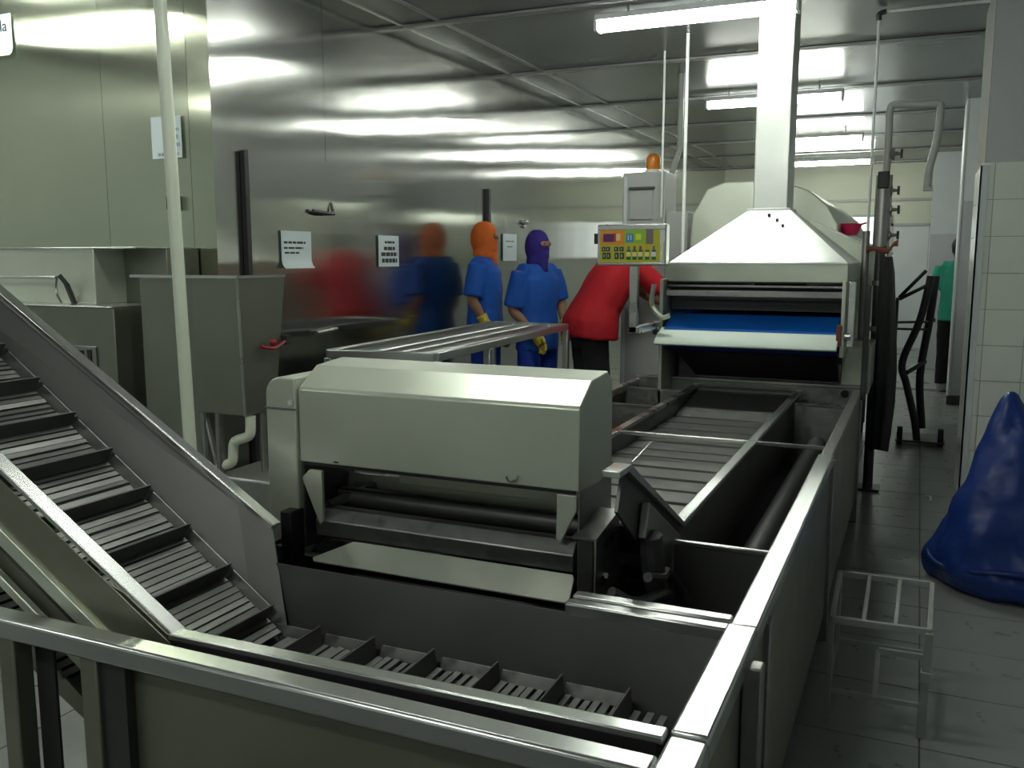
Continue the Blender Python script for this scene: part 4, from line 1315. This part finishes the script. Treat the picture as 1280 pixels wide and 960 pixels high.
def person(x, y, ang, scale, label, spine, arms, shirt, trouser, hood=None, gloves=True, group=None, skin='skin', legs=None, head=(0, 0, 1.585), hem=0.0, neck=None):
    t = thing('person', (x, y, 0), label, 'person', group)
    b = Body(x, y, ang, scale)
    hx = Vector(head)
    legs = legs or [[(0, s_ * .09, .92), (.01, s_ * .10, .50), (-.02, s_ * .10, .09)] for s_ in (1, -1)]
    nk = Vector(neck) if neck else Vector((spine[-1][0], spine[-1][1], spine[-1][2]))
    # continuous body
    mb = MB()
    b.trunk(mb, [(q[0], q[1], q[2], q[3] * .86, q[4] * .84) for q in spine])
    b.limb(mb, [nk + Vector((0, 0, -.05)), nk.lerp(hx, .5), hx], [.055, .052, .05])
    b.ball(mb, hx, .098, .077, .122)
    b.ball(mb, hx + Vector((.022, 0, -.055)), .070, .055, .065)          # jaw
    if not hood:
        b.limb(mb, [hx + Vector((.092, 0, .02)), hx + Vector((.108, 0, -.02)), hx + Vector((.088, 0, -.03))], [.009, .014, .010], 8)   # nose
    for s_ in (1, -1):
        b.ball(mb, hx + Vector((-.005, s_ * .077, -.01)), .018, .010, .030)   # ears
    for A in arms:
        b.limb(mb, A['p'][:4], [.055, .042, .036, .026])
        hand(b, mb, A['p'][3], A['tip'], A['side'])
    for g in legs:
        b.limb(mb, g, [.085, .055, .040])
        e = Vector(g[-1])
        b.limb(mb, [e + Vector((-.03, 0, -.04)), e + Vector((.08, 0, -.05)), e + Vector((.17, 0, -.065))], [.042, .042, .028])
    body = remesh('body', mb, skin, t, .011 * scale, 3)
    # face
    for s_ in (1, -1):
        m2 = MB()
        b.ball(m2, hx + Vector((.086, s_ * .03, .012)), .012, .014, .008)
        part('eye', m2, 'panel_white', t)
        m2 = MB()
        b.ball(m2, hx + Vector((.0945, s_ * .03, .012)), .006, .007, .007)
        part('iris', m2, 'black', t)
    m2 = MB()
    b.ball(m2, hx + Vector((.083, 0, -.065)), .012, .024, .008)
    part('mouth', m2, 'rust_cloth', t)
    # trousers
    mb = MB()
    lo = spine[0]
    hp = Vector(((legs[0][0][0] + legs[1][0][0]) / 2, 0, legs[0][0][2]))
    b.trunk(mb, [(hp.x, 0, hp.z - .09, .15, .10), (hp.x, 0, hp.z - .03, .178, .122), (hp.x, 0, hp.z + .05, .172, .118), (hp.x + .01, 0, hp.z + .13, .155, .105)])
    for g in legs:
        b.limb(mb, g, [.102, .080, .070])
    remesh('trousers', mb, trouser, t, .013 * scale, 4, .006, 9)
    # shirt
    mb = MB()
    b.trunk(mb, spine)
    for A in arms:
        p = [Vector(q) for q in A['p']]
        se = p[0].lerp(p[1], .0)
        b.limb(mb, [p[0] + (Vector((0, 0, p[0].z)) - Vector((0, 0, p[0].z))), p[0].lerp(p[1], .45), p[1]], [.070, .074, .074])
        sp = Vector((spine[-3][0], spine[-3][1], spine[-3][2]))
        b.limb(mb, [sp.lerp(p[0], .35) + Vector((0, 0, .01)), p[0]], [.075, .068])
    remesh('shirt', mb, shirt, t, .012 * scale, 5, .008, 8)
    if hood:
        mb = MB()
        b.ball(mb, hx + Vector((-.006, 0, .004)), .108, .090, .132)
        b.ball(mb, hx + Vector((.020, 0, -.062)), .082, .070, .078)
        b.limb(mb, [hx + Vector((0, 0, -.08)), nk.lerp(hx, .4), nk + Vector((.0, 0, -.01))], [.080, .078, .088])
        b.limb(mb, [hx + Vector((.05, 0, -.10)), nk + Vector((.055, 0, .01)), nk + Vector((.085, 0, -.07))], [.060, .050, .028])
        remesh('hood', mb, hood, t, .011 * scale, 4, .004, 14)
        m2 = MB()
        b.trunk(m2, [(hx.x + .082, 0, hx.z + .000, .036, .012), (hx.x + .088, 0, hx.z + .012, .054, .016), (hx.x + .086, 0, hx.z + .032, .052, .014), (hx.x + .080, 0, hx.z + .038, .036, .01)])
        ey = part('eye_opening', m2, skin, t)
        for s_ in (1, -1):
            m2 = MB()
            b.ball(m2, hx + Vector((.098, s_ * .026, .020)), .006, .012, .006)
            part('eye', m2, 'black', ey)
    else:
        mb = MB()
        b.ball(mb, hx + Vector((-.018, 0, .028)), .100, .086, .112)
        remesh('hair', mb, 'hair', t, .012, 3, .004, 20)
    if gloves:
        for A in arms:
            mb = MB()
            p = [Vector(q) for q in A['p']]
            b.limb(mb, [p[3] - (p[3] - p[2]).normalized() * .06, p[3]], [.042, .036])
            hand(b, mb, A['p'][3], A['tip'], A['side'], 1.25)
            remesh('glove', mb, 'glove_yellow', t, .006, 2)
    for g in legs:
        e = Vector(g[-1])
        mb = MB()
        b.limb(mb, [e + Vector((0, 0, .10)), e + Vector((0, 0, .0)), e + Vector((-.01, 0, -.04))], [.058, .056, .050])
        b.limb(mb, [e + Vector((-.04, 0, -.045)), e + Vector((.08, 0, -.045)), e + Vector((.19, 0, -.058))], [.045, .047, .030])
        remesh('boot', mb, 'boot_white', t, .012, 3)
    return t


STAND = [(0, 0, .80, .185, .135), (0, 0, .95, .185, .13), (0, 0, 1.08, .17, .12), (.0, 0, 1.22, .185, .125), (0, 0, 1.34, .19, .115), (-.01, 0, 1.41, .15, .085), (-.01, 0, 1.46, .075, .065)]
GB = 'workers in blue uniforms'
# worker in the orange hood, side-on, one glove on the cart
q = P(606, 322, y=6.06)
person(q.x, 6.06, R(12), 1.0, 'worker in blue uniform and orange hood, gloved hand on the steel cart', STAND,
       [dict(p=[(-.01, -.175, 1.40), (-.04, -.215, 1.17), (.0, -.215, 1.08), (.05, -.20, .985)], tip=(.10, -.19, .93), side=-1),
        dict(p=[(-.01, .175, 1.40), (-.03, .215, 1.15), (.02, .21, 1.04), (.08, .19, .92)], tip=(.12, .18, .84), side=1)],
       'blue_shirt', 'blue_trouser', 'orange_hood', group=GB)
# worker in the indigo hood
q = P(672, 322, y=6.22)
person(q.x, 6.22, R(-22), .965, 'worker in blue uniform and indigo hood holding a yellow glove down', STAND,
       [dict(p=[(-.01, -.175, 1.40), (-.05, -.215, 1.13), (.02, -.19, 1.04), (.12, -.14, .93)], tip=(.17, -.10, .83), side=-1),
        dict(p=[(-.01, .175, 1.40), (.03, .225, 1.17), (.08, .20, 1.07), (.14, .17, .97)], tip=(.18, .15, .88), side=1)],
       'blue_shirt', 'blue_trouser', 'indigo_hood', group=GB)
# worker in red bending over towards the control panel
q = P(741, 430, y=6.12)
BEND = [(-.03, 0, .86, .25, .19), (-.02, 0, .96, .245, .185), (.03, 0, 1.09, .21, .15), (.12, 0, 1.23, .22, .15), (.20, 0, 1.33, .225, .14), (.27, 0, 1.40, .18, .11), (.32, 0, 1.43, .085, .07)]
person(q.x, 6.12, R(40), 1.03, 'worker in red shirt and black trousers bending forward behind the control panel', BEND,
       [dict(p=[(.23, -.19, 1.36), (.39, -.25, 1.19), (.47, -.22, 1.12), (.58, -.16, 1.06)], tip=(.66, -.12, 1.03), side=-1),
        dict(p=[(.23, .19, 1.36), (.41, .23, 1.21), (.50, .20, 1.13), (.60, .15, 1.08)], tip=(.68, .12, 1.05), side=1)],
       'red_shirt', 'black_trouser', None, gloves=False, head=(.42, 0, 1.47),
       legs=[[(-.03, s_ * .10, .88), (.0, s_ * .12, .49), (-.04, s_ * .13, .09)] for s_ in (1, -1)])
# worker in teal half hidden by the grey column
person(.385, 10.85, R(80), .97, 'worker in a teal shirt half hidden behind the grey column', STAND,
       [dict(p=[(-.01, -.175, 1.40), (-.04, -.215, 1.17), (.0, -.215, 1.08), (.05, -.20, .96)], tip=(.10, -.19, .88), side=-1),
        dict(p=[(-.01, .175, 1.40), (-.03, .235, 1.15), (.0, .25, 1.04), (.04, .26, .92)], tip=(.07, .26, .83), side=1)],
       'teal_shirt', 'black_trouser', None, gloves=False, skin='skin_dark')

bpy.data.scenes.remove(TS)
